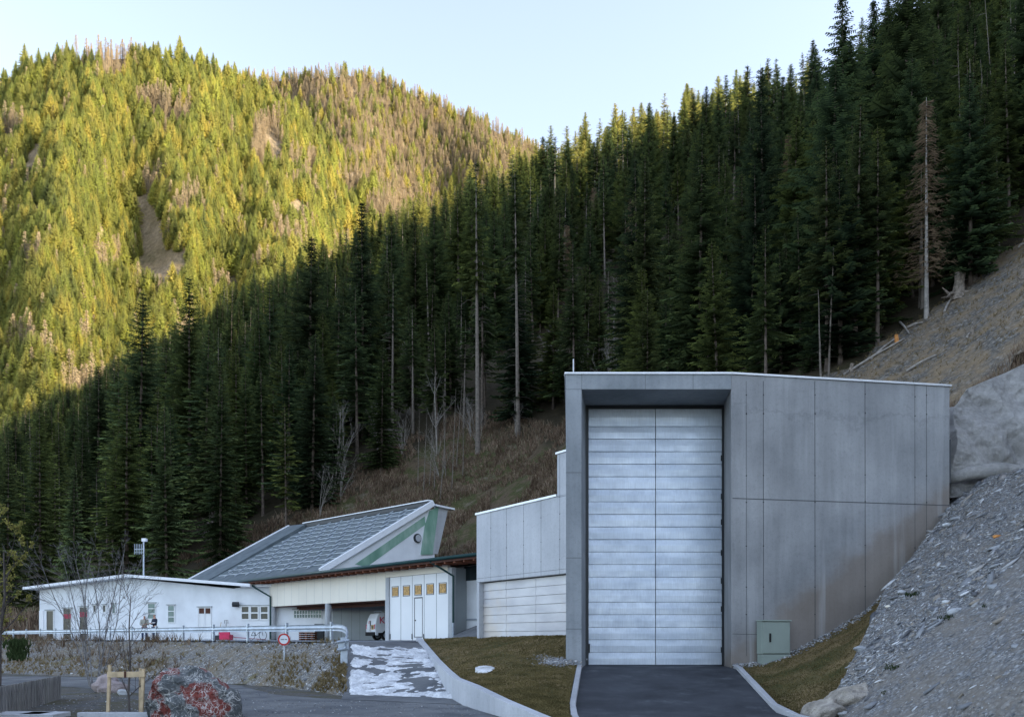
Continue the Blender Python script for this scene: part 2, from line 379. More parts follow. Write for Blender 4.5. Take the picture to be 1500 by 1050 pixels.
M['dry_grass'] = foliage('dry_grass_blades', (.10,.075,.035), (.28,.22,.12), None, .2, 3)
M['lawn_grass'] = foliage('lawn_blades', (.08,.072,.03), (.24,.19,.09), None, .2, 1.5)

# ------------------------------------------------------------------ terrain function of the shaded mountain
R2 = math.sqrt(.5)
def interp(x, xs, ys): return np.interp(x, xs, ys)
def Hill(X, Y, rough=True):
    X = np.asarray(X, float); Y = np.asarray(Y, float)
    s = R2*(X+Y); t = R2*(Y-X)
    c = interp(t, [-420, -250, -120, -50, 0, 15, 30, 48, 58, 75, 100, 140, 220, 420], [-75, -55, -22, 6, 25, 30, 31, 36, 43, 43, 34, 28, 20, 6])  # flank out of view is added and bent inward to block the sun
    k = interp(t, [-300, -60, -12, 10, 24, 45, 70, 110, 420], [1.25, 1.25, 1.15, .84, .82, .74, .70, .67, .66])  # unseen flank steepened to hold the valley in shade
    k1 = interp(t, [0, 60, 110], [.06, .13, .17])
    Rr = interp(t, [-420, -150, -60, 0, 70, 110, 150, 220, 420, 620], [320, 235, 190, 178, 180, 184, 192, 210, 222, 212])
    e = np.maximum(s-c, 0); q = e*(k+k1*np.minimum(e, 300)/300)
    sm = np.clip(e/6, 0, 1); q = q*(.75+.25*sm)
    z = q/(1+(q/Rr)**7)**(1/7)
    w_ = np.clip((t-90)/60, 0, 1); top_ = np.sqrt(np.maximum(s-276, 0)**2+144)-12; zz = q/(1+(q/Rr)**7)**(1/7); z = np.where(s > 276, z*(1-w_)+w_*np.minimum(z, np.maximum(zz-1.25*top_, 205-.45*(s-276))), z)
    if rough:
        a = np.clip(q/40, 0, 1)
        z = z+a*(fbm(X/34, Y/34, 4)*6)+np.clip(q/6, 0, 1)*fbm(X/6, Y/6, 3)*.8
        z = z+np.clip((q-60)/80, 0, 1)*fbm(t/70+3, s/400, 3)*14
    return 1.7+z
def hillz(px, d): return float(Hill(gx(px, d), d))

def grid_mesh(name, X, Y, Z, mat, keep=None, smooth=True, attr=None):
    n, m = X.shape
    V = np.stack([X.ravel(), Y.ravel(), Z.ravel()], 1); idx = np.arange(n*m).reshape(n, m)
    Fq = np.stack([idx[:-1, :-1], idx[1:, :-1], idx[1:, 1:], idx[:-1, 1:]], -1).reshape(-1, 4)
    if keep is not None:
        kq = keep[:-1, :-1] & keep[1:, :-1] & keep[1:, 1:] & keep[:-1, 1:]; Fq = Fq[kq.ravel()]
    o = np_mesh(name, V, Fq, mat, smooth=smooth)
    if attr is not None: o.data.attributes.new('wood', 'FLOAT', 'POINT').data.foreach_set('value', attr.ravel().astype(np.float32))
    bm = bmesh.new(); bm.from_mesh(o.data)
    bmesh.ops.delete(bm, geom=[v for v in bm.verts if not v.link_faces], context='VERTS')
    bmesh.ops.recalc_face_normals(bm, faces=bm.faces)
    if sum(f.normal.z for f in bm.faces) < 0: bmesh.ops.reverse_faces(bm, faces=bm.faces)
    bm.to_mesh(o.data); bm.free(); return o

def loft(name, rows, nu, nv, mat, amp=0, fs=1.0, extra=None):
    """rows: list of polylines of Vectors with the same count; resampled bilinearly into nu x nv"""
    A = np.array([[tuple(p) for p in r] for r in rows], float)
    n, m, _ = A.shape
    ui = np.linspace(0, n-1, nu); vi = np.linspace(0, m-1, nv)
    B = np.zeros((nu, nv, 3))
    for c in range(3):
        T = np.array([np.interp(vi, range(m), A[i, :, c]) for i in range(n)])
        B[:, :, c] = np.array([np.interp(ui, range(n), T[:, j]) for j in range(nv)]).T
    X, Y, Z = B[:, :, 0], B[:, :, 1], B[:, :, 2]
    if amp: Z = Z+fbm(X*fs, Y*fs, 4)*amp
    if extra is not None: Z = Z+extra(X, Y, Z)
    return grid_mesh(name, X, Y, Z, mat), (X, Y, Z)

# hillside sheets -------------------------------------------------
def frac_axis(a, b, n, p=1.0): return a+(b-a)*np.linspace(0, 1, n)**p
s_ax = np.concatenate([np.arange(-70, 18, 8), np.arange(18, 110, 1.1), np.arange(110, 370, 3.5), np.arange(370, 700, 14)])
t_ax = np.concatenate([np.arange(-420, -20, 9), np.arange(-20, 110, 1.2), np.arange(110, 760, 5)])
SS, TT = np.meshgrid(s_ax, t_ax, indexing='ij')
HX = R2*(SS-TT); HY = R2*(SS+TT)
HZm = Hill(HX, HY)
HZm[(HZm < 1.74)] = 1.5; HZm[:, 0] = 1.8; HZm[-1, :] = 1.8  # unseen end skirt added to stop sun leaking under the flank
keep = ~((HY < 37.5) & (HX < 27)) & ~((HY < 33) & (HX < 31)) & ~((HX < 13.4) & (HY < 46.5) & (HX > 1)) & ~((HX < 17.3) & (HX > 13) & (HY < 39))
keep &= (HZm > 1.6) & ((SS > 17) | (TT < -30))
# region seen as the cut slope on the right
PXm = CX+HX/np.maximum(HY, 1)*F; PYm = HZ-(HZm-EYE)/np.maximum(HY, 1)*F
forest_edge = lambda px: np.interp(px, [1180, 1245, 1310, 1420, 1500, 1700], [560, 548, 500, 425, 350, 190])
cut = (PXm > 1200) & (HY > 0) & (HY < 64) & (PYm > forest_edge(PXm)-6)
far_side = (TT < 12) & (SS < 62)
cutk = cut | far_side
def grow(m):
    g = m.copy(); g[1:] |= m[:-1]; g[:-1] |= m[1:]; g[:, 1:] |= m[:, :-1]; g[:, :-1] |= m[:, 1:]; return g
def clear_py(px): return np.interp(px, [-200, 0, 60, 300, 430, 480, 520, 600, 650, 700, 760, 820, 829, 1060, 1245], [858, 858, 856, 835, 772, 738, 716, 664, 642, 630, 638, 655, 640, 565, 548])
WD = 1-np.clip((PYm-clear_py(PXm)+fbm(HX/3, HY/3, 3)*22+6)/14, 0, 1)*((PXm < 1245) & (HY > 30) & (HY < 120)); WD = WD*np.clip((HY-30)/5, 0, 1)
h1 = grid_mesh('hillside', HX, HY, HZm, M['hill'], keep & grow(~cutk), attr=WD); tag(h1, kind='structure')
h2 = grid_mesh('cut_slope', HX, HY, HZm+.02, M['dirt'], keep & grow(cutk)); tag(h2, kind='structure')

# far sunlit mountain (polar sheet about the valley)
fpx = np.linspace(-420, 1000, 150); fv = np.linspace(0, 1, 90)
sky1 = lambda px: np.interp(px, [-420, -100, 0, 40, 85, 130, 210, 260, 320, 370, 430, 520, 700, 1000], [190, 150, 128, 104, 92, 90, 84, 92, 106, 128, 170, 250, 420, 640])
FP, FV = np.meshgrid(fpx, fv, indexing='ij')
top = sky1(FP); pyg = 760+(top-760)*FV
dd = 400+np.interp(FP, [150, 500], [0, 200])*(1-FV*.7)+(520+np.interp(FP, [-420, 300, 1000], [-20, 0, 60]))*FV**.95
ridge = 1-.04*np.sin(FP/62+FV*2.2)*np.sin(PI*np.clip(FV*1.05, 0, 1))-.03*np.sin(FP/27-FV*3)*np.sin(PI*FV)
dd = dd*ridge+fbm(FP/70, FV*5, 4)*22
def farpt(px, py, d): return gx(px, d), d, EYE+(HZ-py)/F*d
FX, FY, FZ = farpt(FP, pyg, dd)
# carry the back of the mountain down behind the crest
bx, by, bz = farpt(FP[:, -1:], pyg[:, -1:], dd[:, -1:])
FX = np.hstack([FX, bx*1.08, bx*1.3]); FY = np.hstack([FY, by*1.08, by*1.3]); FZ = np.hstack([FZ, bz-12, bz-200])
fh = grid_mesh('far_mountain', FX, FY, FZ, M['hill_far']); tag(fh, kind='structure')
sky2 = lambda px: np.interp(px, [250, 380, 440, 520, 560, 650, 720, 790, 850, 1000], [150, 122, 116, 112, 122, 158, 190, 226, 262, 350])
gpx = np.linspace(240, 1000, 80); GP, GV = np.meshgrid(gpx, np.linspace(0, 1, 50), indexing='ij')
pyg2 = 520+(sky2(GP)-520)*GV; d2 = (960+330*GV)*(1-.04*np.sin(GP/40+GV*2)*np.sin(PI*GV))+fbm(GP/60, GV*5, 4)*25
GX, GY, GZ = farpt(GP, pyg2, d2)
GX = np.hstack([GX, GX[:, -1:]*1.2]); GY = np.hstack([GY, GY[:, -1:]*1.2]); GZ = np.hstack([GZ, GZ[:, -1:]-150])
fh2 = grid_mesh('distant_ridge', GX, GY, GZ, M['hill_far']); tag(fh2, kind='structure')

# valley floor: one sheet to the horizon
g = MB(); g.add([(-3000,-3000,-.12),(3000,-3000,-.12),(3000,4000,-.12),(-3000,4000,-.12)], [(0,1,2,3)]).build('ground', M['ground']); tag(bpy.data.objects['ground'], kind='structure')

# guard rail line parallel to the garage
GL0 = Vector((-8.1, 38, 0)); GLd = Vector((-13.6, 14, 0)).normalized()
def guard_at(px):
    k = (px-CX)/F; L = (k*GL0.y-GL0.x)/(GLd.x-k*GLd.y); return GL0+GLd*L
# terrace
TZ = 1.8
t_ = MB(); pts = [(-8.9,37.3), (-4.35,41.0), (-1.7,39.6), (2.2,34.6), (8,44), (30,75), (-10,250), (-190,260)]
ga = GL0-Vector((.12,.12,0)); gb = ga+GLd*170
poly = [(ga.x, ga.y, TZ)]+[(x, y, TZ) for x, y in pts[1:]]+[(gb.x, gb.y, TZ)]
t_.add(poly, [tuple(range(len(poly)))]).build('terrace', M['terrace']); tag(bpy.data.objects['terrace'], kind='structure')

# embankment below the terrace
epx = [-330, -150, 0, 60, 130, 220, 300, 400, 460, 492, 507]
ebot = [64, 56, 50, 48, 46, 43, 40.5, 36.5, 33.5, 31.5, 30.8]
r0, r1, r2_, r3 = [], [], [], []
for px, db in zip(epx, ebot):
    a = guard_at(px)
    if px > 480: a = G(px, 37.6 if px < 500 else 37.0, 0)
    a = a+Vector((.05, .05, 0)); dirn = (a-Vector((gx(px, db), db, 0)))
    r0.append(Vector((a.x, a.y, TZ-.015))); b = G(px, db, -.14)
    a2 = a-Vector((.3, .3, 0)) if px < 480 else a-Vector((0, .3, 0))
    r1.append(Vector((a2.x, a2.y, TZ-.12))); r3.append(b); r2_.append(r1[-1].lerp(b, .5)+Vector((0, 0, .1)))
emb, embg = loft('embankment', [r0, r1, r2_, r3], 40, 220, M['bank'], .10, 1.1); tag(emb, kind='structure')

# ramp between the lower road and the terrace
rl = [G(506, 37.6, TZ+.006), G(506, 36.2, 1.55), G(505, 33.5, .75), G(504, 31, .02), G(500, 29, -.1)]
rr = [G(619, 41.6, TZ+.006), G(634, 37.8, 1.42), G(652, 33.2, .78), G(682, 28.6, .0), G(700, 26.5, -.1)]
rm, rg = loft('ramp', [[a, b] for a, b in zip(rl, rr)], 50, 50, M['asphalt_old'], .012, .8); tag(rm, kind='structure')
# old snow lying on the ramp
RX, RY, RZ = rg
su = np.linspace(0, 1, 160)
U, V = np.meshgrid(su, su, indexing='ij')
def bil(A, U, V):
    n, m = A.shape; u = U*(n-1); v = V*(m-1); i = np.minimum(u.astype(int), n-2); j = np.minimum(v.astype(int), m-2); fu = u-i; fv_ = v-j
    return (A[i, j]*(1-fu)+A[i+1, j]*fu)*(1-fv_)+(A[i, j+1]*(1-fu)+A[i+1, j+1]*fu)*fv_
UU = .14+.70*U; VV = .03+.93*V
SX, SY, SZ = bil(RX, UU, VV), bil(RY, UU, VV), bil(RZ, UU, VV)
msk = np.minimum(np.minimum(U/.12, (1-U)/.05), np.minimum(V/.05, (1-V)/.05)); msk = np.clip(msk*(1.0+1.3*fbm(SX*1.7+4, SY*1.7, 4))-.15+.9*fbm(SX*2.4, SY*1.3+8, 4)*(msk < .99), 0, 1)
sides = np.clip(np.abs(V-.5)*2-.45, 0, 1)
gap = .8*np.exp(-((U-.50-.05*np.sin(V*3)-.03*fbm(SX*2,SY*0,3))/.035)**2)+.8*np.exp(-((U-.72)/.08)**2)*np.exp(-((V-.78)/.2)**2)*1.3
hgt = .036+.13*fbm(SX*1.3, SY*2.6, 5)-.05*np.clip(fbm(SX*.9+7, SY*.9, 3), 0, 1)*2+sides*(.03+.36*np.abs(fbm(SX*2.3, SY*2.3, 5)))+.04*np.abs(fbm(SX*5, SY*5, 3))+.06*np.clip(U-.55, 0, 1)*np.abs(fbm(SX*3, SY*3, 4))*3-gap*.11
hgt = hgt*msk-.05*(1-msk)
snow = grid_mesh('snow', SX, SY, SZ+hgt, M['snow']); tag(snow, 'patchy melting snow and ice lying on the steep ramp', 'snow', kind='stuff')

# lower road and apron: sheets 4 mm and more above the ground
rp = [(-70,46.5), (-40,46.8), (-24,46), (-16,42), (-12,37.5), (-8.8,31.6), (-6.6,29.6), (-3.0,28.2), (-1.55,26.6), (-.6,23.5), (.3,20), (1.5,14), (-12,14), (-11,22), (-9.5,25.5), (-12,30), (-17,35.5), (-24,38.5), (-70,39.5)]
rd = MB(); rd.add([(x, y, -.112) for x, y in rp], [tuple(range(len(rp)))]).build('road', M['asphalt_old']); tag(bpy.data.objects['road'], kind='structure')

# driveway to the gate
DW0, DW1 = gx(852, 31.25), gx(1071, 31.25)
def dzy(y): return float(np.interp(y, [10, 22.6, 23.4, 30.4, 33.6], [-.10, -.10, -.06, .86, .94]))
dl = lambda y: np.interp(y, [14, 23.4, 31.2], [gx(842, 23.4)-.2, gx(842, 23.4), DW0+.02])
dr = lambda y: np.interp(y, [14, 23.4, 31.2], [gx(1136, 23.4)+.1, gx(1136, 23.4), DW1+.05])
rows = [[Vector((dl(y), y, dzy(y))), Vector((dr(y), y, dzy(y)))] for y in (33.9, 31.3, 30.4, 28, 25, 23.4, 20, 15)]
dw, _ = loft('driveway', rows, 60, 30, M['asphalt'], .01, .7); tag(dw, kind='structure')
def strip(name, pts, w, h, depth, mat, side=1, kind='structure'):
    """kerb along pts (top inner edge), width w to one side"""
    mb = MB(); L = []; n = len(pts)
    for i, p in enumerate(pts):
        d = (pts[min(i+1, n-1)]-pts[max(i-1, 0)]); d.z = 0; d.normalize(); r = Vector((d.y, -d.x, 0))*side
        L.append((p, p+r*w))
    vs = []
    for a, b in L: vs += [a+Vector((0,0,h)), b+Vector((0,0,h)), b-Vector((0,0,depth)), a-Vector((0,0,depth))]
    fs = []
    for i in range(n-1):
        for k in range(4): fs.append((i*4+k, i*4+(k+1) % 4, (i+1)*4+(k+1) % 4, (i+1)*4+k))
    fs += [(0,1,2,3), ((n-1)*4+3, (n-1)*4+2, (n-1)*4+1, (n-1)*4)]
    mb.add(vs, fs); o = mb.build(name, mat, bevel=.015)
    if kind: tag(o, kind=kind)
    return o
ys = [31.15, 30, 28, 26, 24, 22, 19, 16]
strip('kerb', [Vector((dl(y), y, dzy(y))) for y in ys], .17, .13, .5, M['kerb'], 1)
strip('kerb', [Vector((dr(y), y, dzy(y))) for y in ys], .17, .13, .5, M['kerb'], -1)

# lawn left of the driveway
wtop = [P(615.5, 934.5, 42), P(627, 948, 38.5), P(643, 967, 33.9), P(658, 982, 30.4), P(672, 994, 28.2), P(700, 1005, 25.6), P(743, 1026, 22.9), P(790, 1046, 21.2), P(840, 1066, 19.8)]
lr = []
lrt = [P(829.5, 930.5, 33.6), P(829.5, 934, 33.0), P(829.5, 950, 32.2), P(829.5, 970, 31.3), Vector((DW0-.2, 30.8, 1.0)), Vector((dl(28)-.2, 28, dzy(28)+.1)), Vector((dl(25)-.2, 25, dzy(25)+.1)), Vector((dl(22.5)-.2, 22.5, dzy(22.5)+.1)), Vector((dl(20)-.2, 20, dzy(20)+.1))]
mids = [P(700, 932.3, 40.0), P(720, 940, 36.8), P(735, 955, 33.2), P(752, 975, 29.8), P(765, 992, 27.5), P(775, 1006, 25.4), P(788, 1024, 23.6), P(812, 1042, 22.0), P(830, 1062, 20.4)]
lw = [[a+Vector((.12, .1, -.03)), m, b] for a, m, b in zip(wtop, mids, lrt)]
lawn, lawng = loft('lawn', lw, 90, 70, M['lawn'], .05, .9); tag(lawn, kind='structure')

# retaining wall of the ramp: a thing
mb = MB(); n = len(wtop); vs = []
for i, p in enumerate(wtop):
    d = wtop[min(i+1, n-1)]-wtop[max(i-1, 0)]; d.z = 0; d.normalize(); r = Vector((d.y, -d.x, 0))
    a = p+r*-.0; b = p-r*.22
    # visible face towards the ramp is on the left
    q = p+Vector((-.2, -.05, 0))
    vs += [q+Vector((0,0,.04)), p+Vector((.06,.04,.04)), Vector((p.x+.06, p.y+.04, -.5)), Vector((q.x, q.y, -.5))]
fs = []
for i in range(n-1):
    for k in range(4): fs.append((i*4+k, i*4+(k+1) % 4, (i+1)*4+(k+1) % 4, (i+1)*4+k))
fs += [(0,1,2,3), ((n-1)*4+3, (n-1)*4+2, (n-1)*4+1, (n-1)*4)]
mb.add(vs, fs); rw = mb.build('retaining_wall', M['concrete_light'], bevel=.012)
tag(rw, 'low pale concrete retaining wall curving down beside the snowy ramp', 'wall')

# gravel bank on the right: tilted plane of slate scree
def bankz(X, Y): return .718*X+.0735*Y-7.57
def onbank(px, py):
    k = (px-CX)/F; m_ = (HZ-py)/F; Y = (EYE+7.57)/(.718*k+.0735-m_); return Vector((k*Y, Y, EYE+m_*Y))
edge = [onbank(*q) for q in ((1391, 745), (1362, 780), (1334, 818), (1303, 854), (1285, 890), (1272, 919), (1256, 950), (1238, 991), (1215, 1020), (1200, 1047), (1178, 1085))]
rowsb = []
for i, e in enumerate(edge):
    ext = 16 if i > 3 else np.interp(i, [0, 3], [10, 14])
    tpt = Vector((e.x+ext*.9, e.y+ext*.25, 0)); tpt.z = min(bankz(tpt.x, tpt.y), 20)
    zt = 8.1
    # where the plane reaches the bench height
    L = min(1.0, max(.05, (zt-e.z)/max(.01, tpt.z-e.z)))
    mid = e.lerp(tpt, L); bench = Vector((mid.x+4.5, mid.y+1.6, 8.35))
    rowsb.append([e, e.lerp(mid, .25), e.lerp(mid, .5), e.lerp(mid, .75), mid, bench])
first = [v+Vector((.6, 2.6, .15)) for v in rowsb[0]]
last = [Vector((v.x-1.5, v.y-12, v.z-1.6 if j == 0 else v.z)) for j, v in enumerate(rowsb[-1])]
gbk, gbg = loft('gravel_bank', [first]+rowsb+[last], 150, 150, M['gravel_bank'], .16, .7,
                lambda X, Y, Z: fbm(X*3, Y*3, 3)*.045); tag(gbk, kind='structure')
# grass wedge between kerb, portal and gravel bank
wz = [[(1072, 974, 31.35), (1116, 969, 31.5), (1158, 956, 31.7), (1215, 926, 32.0), (1272, 890, 32.3), (1312, 850, 32.5)],
      [(1082, 984, 30.0), (1118, 983, 29.9), (1158, 974, 29.8), (1205, 951, 29.8), (1250, 925, 29.9), (1290, 885, 30.2)],
      [(1102, 1003, 27.6), (1130, 1003, 27.4), (1160, 998, 27.2), (1195, 985, 27.1), (1230, 967, 27.0), (1268, 925, 27.4)],
      [(1126, 1026, 25.4), (1145, 1027, 25.2), (1165, 1026, 25.1), (1190, 1018, 25.0), (1215, 1003, 24.9), (1242, 985, 24.9)],
      [(1152, 1050, 23.4), (1163, 1052, 23.3), (1173, 1052, 23.2), (1185, 1050, 23.1), (1196, 1046, 23.1), (1212, 1030, 23.2)],
      [(1185, 1084, 21.2), (1190, 1084, 21.1), (1195, 1084, 21), (1200, 1084, 21), (1205, 1084, 21), (1210, 1075, 21)]]
gw, gwg = loft('grass_strip', [[P(*q) for q in r] for r in wz], 70, 60, M['lawn'], .05, .9); tag(gw, kind='structure')
# scarp joining the wedge to the bank edge
sc_t = [e+Vector((.05, .02, .02)) for e in edge[2:]]; sc_b = [Vector((e.x-.25, e.y+.1, e.z-1.5)) for e in edge[2:]]
sc, _ = loft('bank_scarp', [sc_t, [a.lerp(b, .5)+Vector((-.1, 0, 0)) for a, b in zip(sc_t, sc_b)], sc_b], 14, 120, M['gravel_bank'], .15, 1.6); tag(sc, kind='structure')

# ------------------------------------------------------------------ scattered stones
def stones(name, centres, sizes, mat, flat=.55, label=None, cat=None, kind='stuff', normal_tilt=None):
    ico = bmesh.new(); bmesh.ops.create_icosphere(ico, subdivisions=1, radius=1)
    bv = np.array([v.co[:] for v in ico.verts]); bf = np.array([[v.index for v in f.verts] for f in ico.faces]); ico.free()
    n = len(centres); k = len(bv)
    sc_ = np.stack([sizes*rng.uniform(.7, 1.8, n), sizes*rng.uniform(.4, 1.0, n), sizes*rng.uniform(min(.2, flat), flat+.2, n)], 1)
    V_ = bv[None]*(1+rng.uniform(-.38, .38, (n, k, 1)))*sc_[:, None, :]
    a = rng.uniform(0, 2*PI, n); b = rng.normal(0, .35, n)
    ca, sa = np.cos(a), np.sin(a); cb, sb = np.cos(b), np.sin(b)
    x, y, z = V_[..., 0].copy(), V_[..., 1].copy(), V_[..., 2].copy()
    x, z = x*cb[:, None]-z*sb[:, None], x*sb[:, None]+z*cb[:, None]
    x, y = x*ca[:, None]-y*sa[:, None], x*sa[:, None]+y*ca[:, None]
    if normal_tilt is not None: z = z+x*normal_tilt
    V_ = np.stack([x, y, z], -1)+np.asarray(centres)[:, None, :]
    Fq = (bf[None]+(np.arange(n)*k)[:, None, None]).reshape(-1, 3)
    o = np_mesh(name, V_.reshape(-1, 3), Fq, mat, tris=True)
    if label: tag(o, label, cat)
    if kind: tag(o, kind=kind)
    return o
def scat(gridXYZ, n, bias=None):
    X, Y, Z = gridXYZ; U = rng.random(n); V = rng.random(n)
    if bias: U, V = bias(U, V)
    return np.stack([bil(X, U, V), bil(Y, U, V), bil(Z, U, V)], 1)
def stone_mat():
    m, nt, out = newmat('loose_slate')
    g_ = N(nt, 'ShaderNodeNewGeometry')
    c = ramp(nt, g_.outputs['Random Per Island'], [(0, (.09,.095,.105)), (.35, (.21,.22,.235)), (.6, (.33,.345,.36)), (.8, (.25,.215,.17)), (.93, (.45,.465,.48)), (1, (.68,.69,.70))])
    c = mix(nt, .5, c, ramp(nt, noise(nt, 14, 5), [(.3, (.6,.6,.6)), (.7, (1.3,1.3,1.3))]), 'MULTIPLY')
    finish(nt, out, c, .85, 0, bump(nt, noise(nt, 25, 4), .5, .01), .25); return m
M['stones'] = stone_mat()
c = scat(gbg, 52000, lambda U, V: (1-U**1.8*.97, V)); sz = np.minimum(.016+rng.pareto(2.5, len(c))*.016, .20)
stones('loose_stones', c+[0, 0, .005], sz, M['stones'], .12, 'countless loose grey slate stones covering the steep gravel bank', 'stones', normal_tilt=.55)
c = scat(embg, 12000); sz = np.minimum(.02+rng.pareto(3, len(c))*.02, .12)
stones('embankment_stones', c, sz, M['stones'], .5, 'loose gravel stones strewn over the embankment under the guard rail', 'stones')
c = scat(gwg, 1500, lambda U, V: (U*.12*rng.random(len(U)), V)); sz = rng.uniform(.02, .05, len(c))
stones('wall_foot_gravel', c+[0, 0, .02], sz, M['stones'], .6, 'coarse gravel strip along the foot of the tall concrete wall', 'gravel')
c = np.stack([gx(814, 31.5)+rng.normal(0, .33, 900), 31.2+rng.normal(0, .5, 900), np.zeros(900)], 1)
c[:, 2] = 1.17+(.35*(31.2-c[:, 1])*-1)*.55-.2*(gx(829, 31.5)-c[:, 0]-.3)*-.1
stones('corner_gravel', c, rng.uniform(.02, .05, 900), M['stones'], .6, 'small heap of grey gravel at the left foot of the portal', 'gravel')
c = np.stack([rng.uniform(-16, 2, 2600), rng.uniform(20, 34, 2600), np.full(2600, -.105)], 1)
c = c[~((c[:, 0] > -9) & (c[:, 1] > 28.5))]
stones('road_grit', c, rng.uniform(.008, .03, len(c)), M['stones'], .5, 'grit and small stones scattered over the lower road', 'gravel')

def boulder(name, loc, size, mat, label, seed, scl=(1, 1, .6), group=None, sub=4, rough=.25, rz=0):
    bm = bmesh.new(); bmesh.ops.create_icosphere(bm, subdivisions=sub, radius=1)
    r = random.Random(seed); offs = r.random()*50
    for v in bm.verts:
        p = v.co; a = float(fbm(p.x*1.1+offs, p.y*1.1+p.z*1.3, 4)); q = float(fbm(p.z*1.6+offs, p.x*1.6-p.y, 3))
        v.co = p*(1+rough*a+rough*.6*q)
        v.co.x *= scl[0]; v.co.y *= scl[1]; v.co.z *= scl[2]
    me = bpy.data.meshes.new(name); bm.to_mesh(me); bm.free(); me.materials.append(mat)
    o = bpy.data.objects.new(name, me); link(o); o.location = loc; o.scale = (size,)*3; o.rotation_euler = (r.uniform(-.1, .1), r.uniform(-.1, .1), rz)
    return tag(o, label, 'rock', group)

for i, (px, py, w, key, lab) in enumerate([(1461, 787, 12, 'orange_wood', 'orange brown stone high on the gravel bank'),
        (1387, 770, 12, 'rock_white', 'pale stone at the top of the gravel bank beside the wall corner'),
        (1387, 883, 13, 'rock_white', 'pale angular stone in the middle of the gravel bank'),
        (1480, 904, 16, 'rock_white', 'flat white stone at the right of the gravel bank'),
        (1425, 991, 13, 'rock_white', 'rounded white stone low on the right of the gravel bank'),
        (1480, 996, 13, 'concrete', 'blue grey stone low at the right edge of the gravel bank'),
        (1400, 898, 24, 'concrete_old', 'long pale grey slab lying on the gravel bank'),
        (1301, 889, 9, 'cream_panel', 'small cream coloured stone near the left edge of the bank'),
        (1321, 868, 12, 'concrete_old', 'bluish round stone at the upper left edge of the gravel bank'),
        (1302, 864, 10, 'concrete_light', 'light stone perched on the corner of the bank edge'),
        (1262, 952, 20, 'concrete_old', 'grey rock sticking out of the bank edge above the grass'),
        (1235, 1046, 17, 'rock_white', 'white boulder at the foot of the bank beside the grass'),
        (1380, 931, 10, 'concrete_old', 'grey stone in the lower middle of the gravel bank'),
        (1425, 935, 22, 'concrete_old', 'thin flat slate lying across the gravel bank')]):
    q = onbank(px, py); s_ = w/F*q.y/2
    boulder('stone', q+Vector((0, 0, s_*.2)), s_, M[key], lab, i+3, (1, .8, .5), 'single stones on the gravel bank', 3, .3)
q = onbank(1262, 1010)
boulder('rock_outcrop', q+Vector((-.15, .1, -.35)), .62, plain('ochre_rock', (.34,.31,.27), .9, 0, .4, 3, .9, .08), 'ochre and grey bedrock outcrop at the lower edge of the gravel bank', 31, (.9, 1.3, .75), rz=.5, sub=5, rough=.5)
q = onbank(1232, 1035)
boulder('rock_outcrop', q+Vector((-.3, .1, -.35)), .6, bpy.data.materials['ochre_rock'], 'pale eroded rock face at the bottom of the bank scarp', 37, (1.1, 1.0, .8), rz=.8, sub=5, rough=.5)

# ------------------------------------------------------------------ shotcrete wall
base = [(1362, 706, 34.9), (1392, 700, 33.9), (1420, 697, 33.9), (1460, 694, 34.0), (1500, 692, 34.2), (1600, 685, 34.6), (1750, 670, 35)]
topp = [(1366, 600, 36.2), (1396, 596, 34.9), (1412, 572, 35.2), (1455, 553, 35.6), (1500, 534, 36.0), (1600, 500, 36.6), (1750, 480, 37.5)]
A = [P(*q) for q in base]; B = [P(*q) for q in topp]
rows = [[p+Vector((0, 0, -.8)) for p in A], A, [a.lerp(b, .35)+Vector((0, -.25, 0)) for a, b in zip(A, B)], [a.lerp(b, .7)+Vector((0, -.12, 0)) for a, b in zip(A, B)], B, [b+Vector((.8, 1.4, .12)) for b in B], [b+Vector((2, 4, -.8)) for b in B]]
def shot():
    Aa = np.array([[tuple(p) for p in r] for r in rows]); n, m, _ = Aa.shape; nu, nv = 160, 260
    ui = np.linspace(0, n-1, nu); vi = np.linspace(0, m-1, nv); Bq = np.zeros((nu, nv, 3))
    for c_ in range(3):
        T = np.array([np.interp(vi, range(m), Aa[i, :, c_]) for i in range(n)]); Bq[:, :, c_] = np.array([np.interp(ui, range(n), T[:, j]) for j in range(nv)]).T
    X, Y, Z = Bq[..., 0], Bq[..., 1], Bq[..., 2]
    bul = np.abs(np.sin(X*1.9+Z*.9))*np.clip((Z-8.5)/2, 0, 1)*np.clip((12.5-Z)/3, 0, 1)
    Y = Y-bul*.62+fbm(X*.8, Z*.8, 5)*.5+fbm(X*4, Z*4, 4)*.09; X = X+fbm(Z*.9, X*.7+9, 3)*.15
    return grid_mesh('shotcrete_wall', X, Y, Z, M['shotcrete'])
o = shot(); tag(o, 'lumpy sprayed concrete wall holding the slope at the right', 'wall')
mb = MB(); mb.tube([P(1390, 701, 33.4), P(1420, 693, 33.35), P(1460, 688, 33.4), P(1500, 690, 33.5), P(1600, 682, 33.9)], [.22, .26, .3, .24, .3], 9)
o = mb.build('concrete_kerb', M['shotcrete'], smooth=True); tag(o, 'rounded pale concrete ledge along the foot of the sprayed wall', 'ledge')

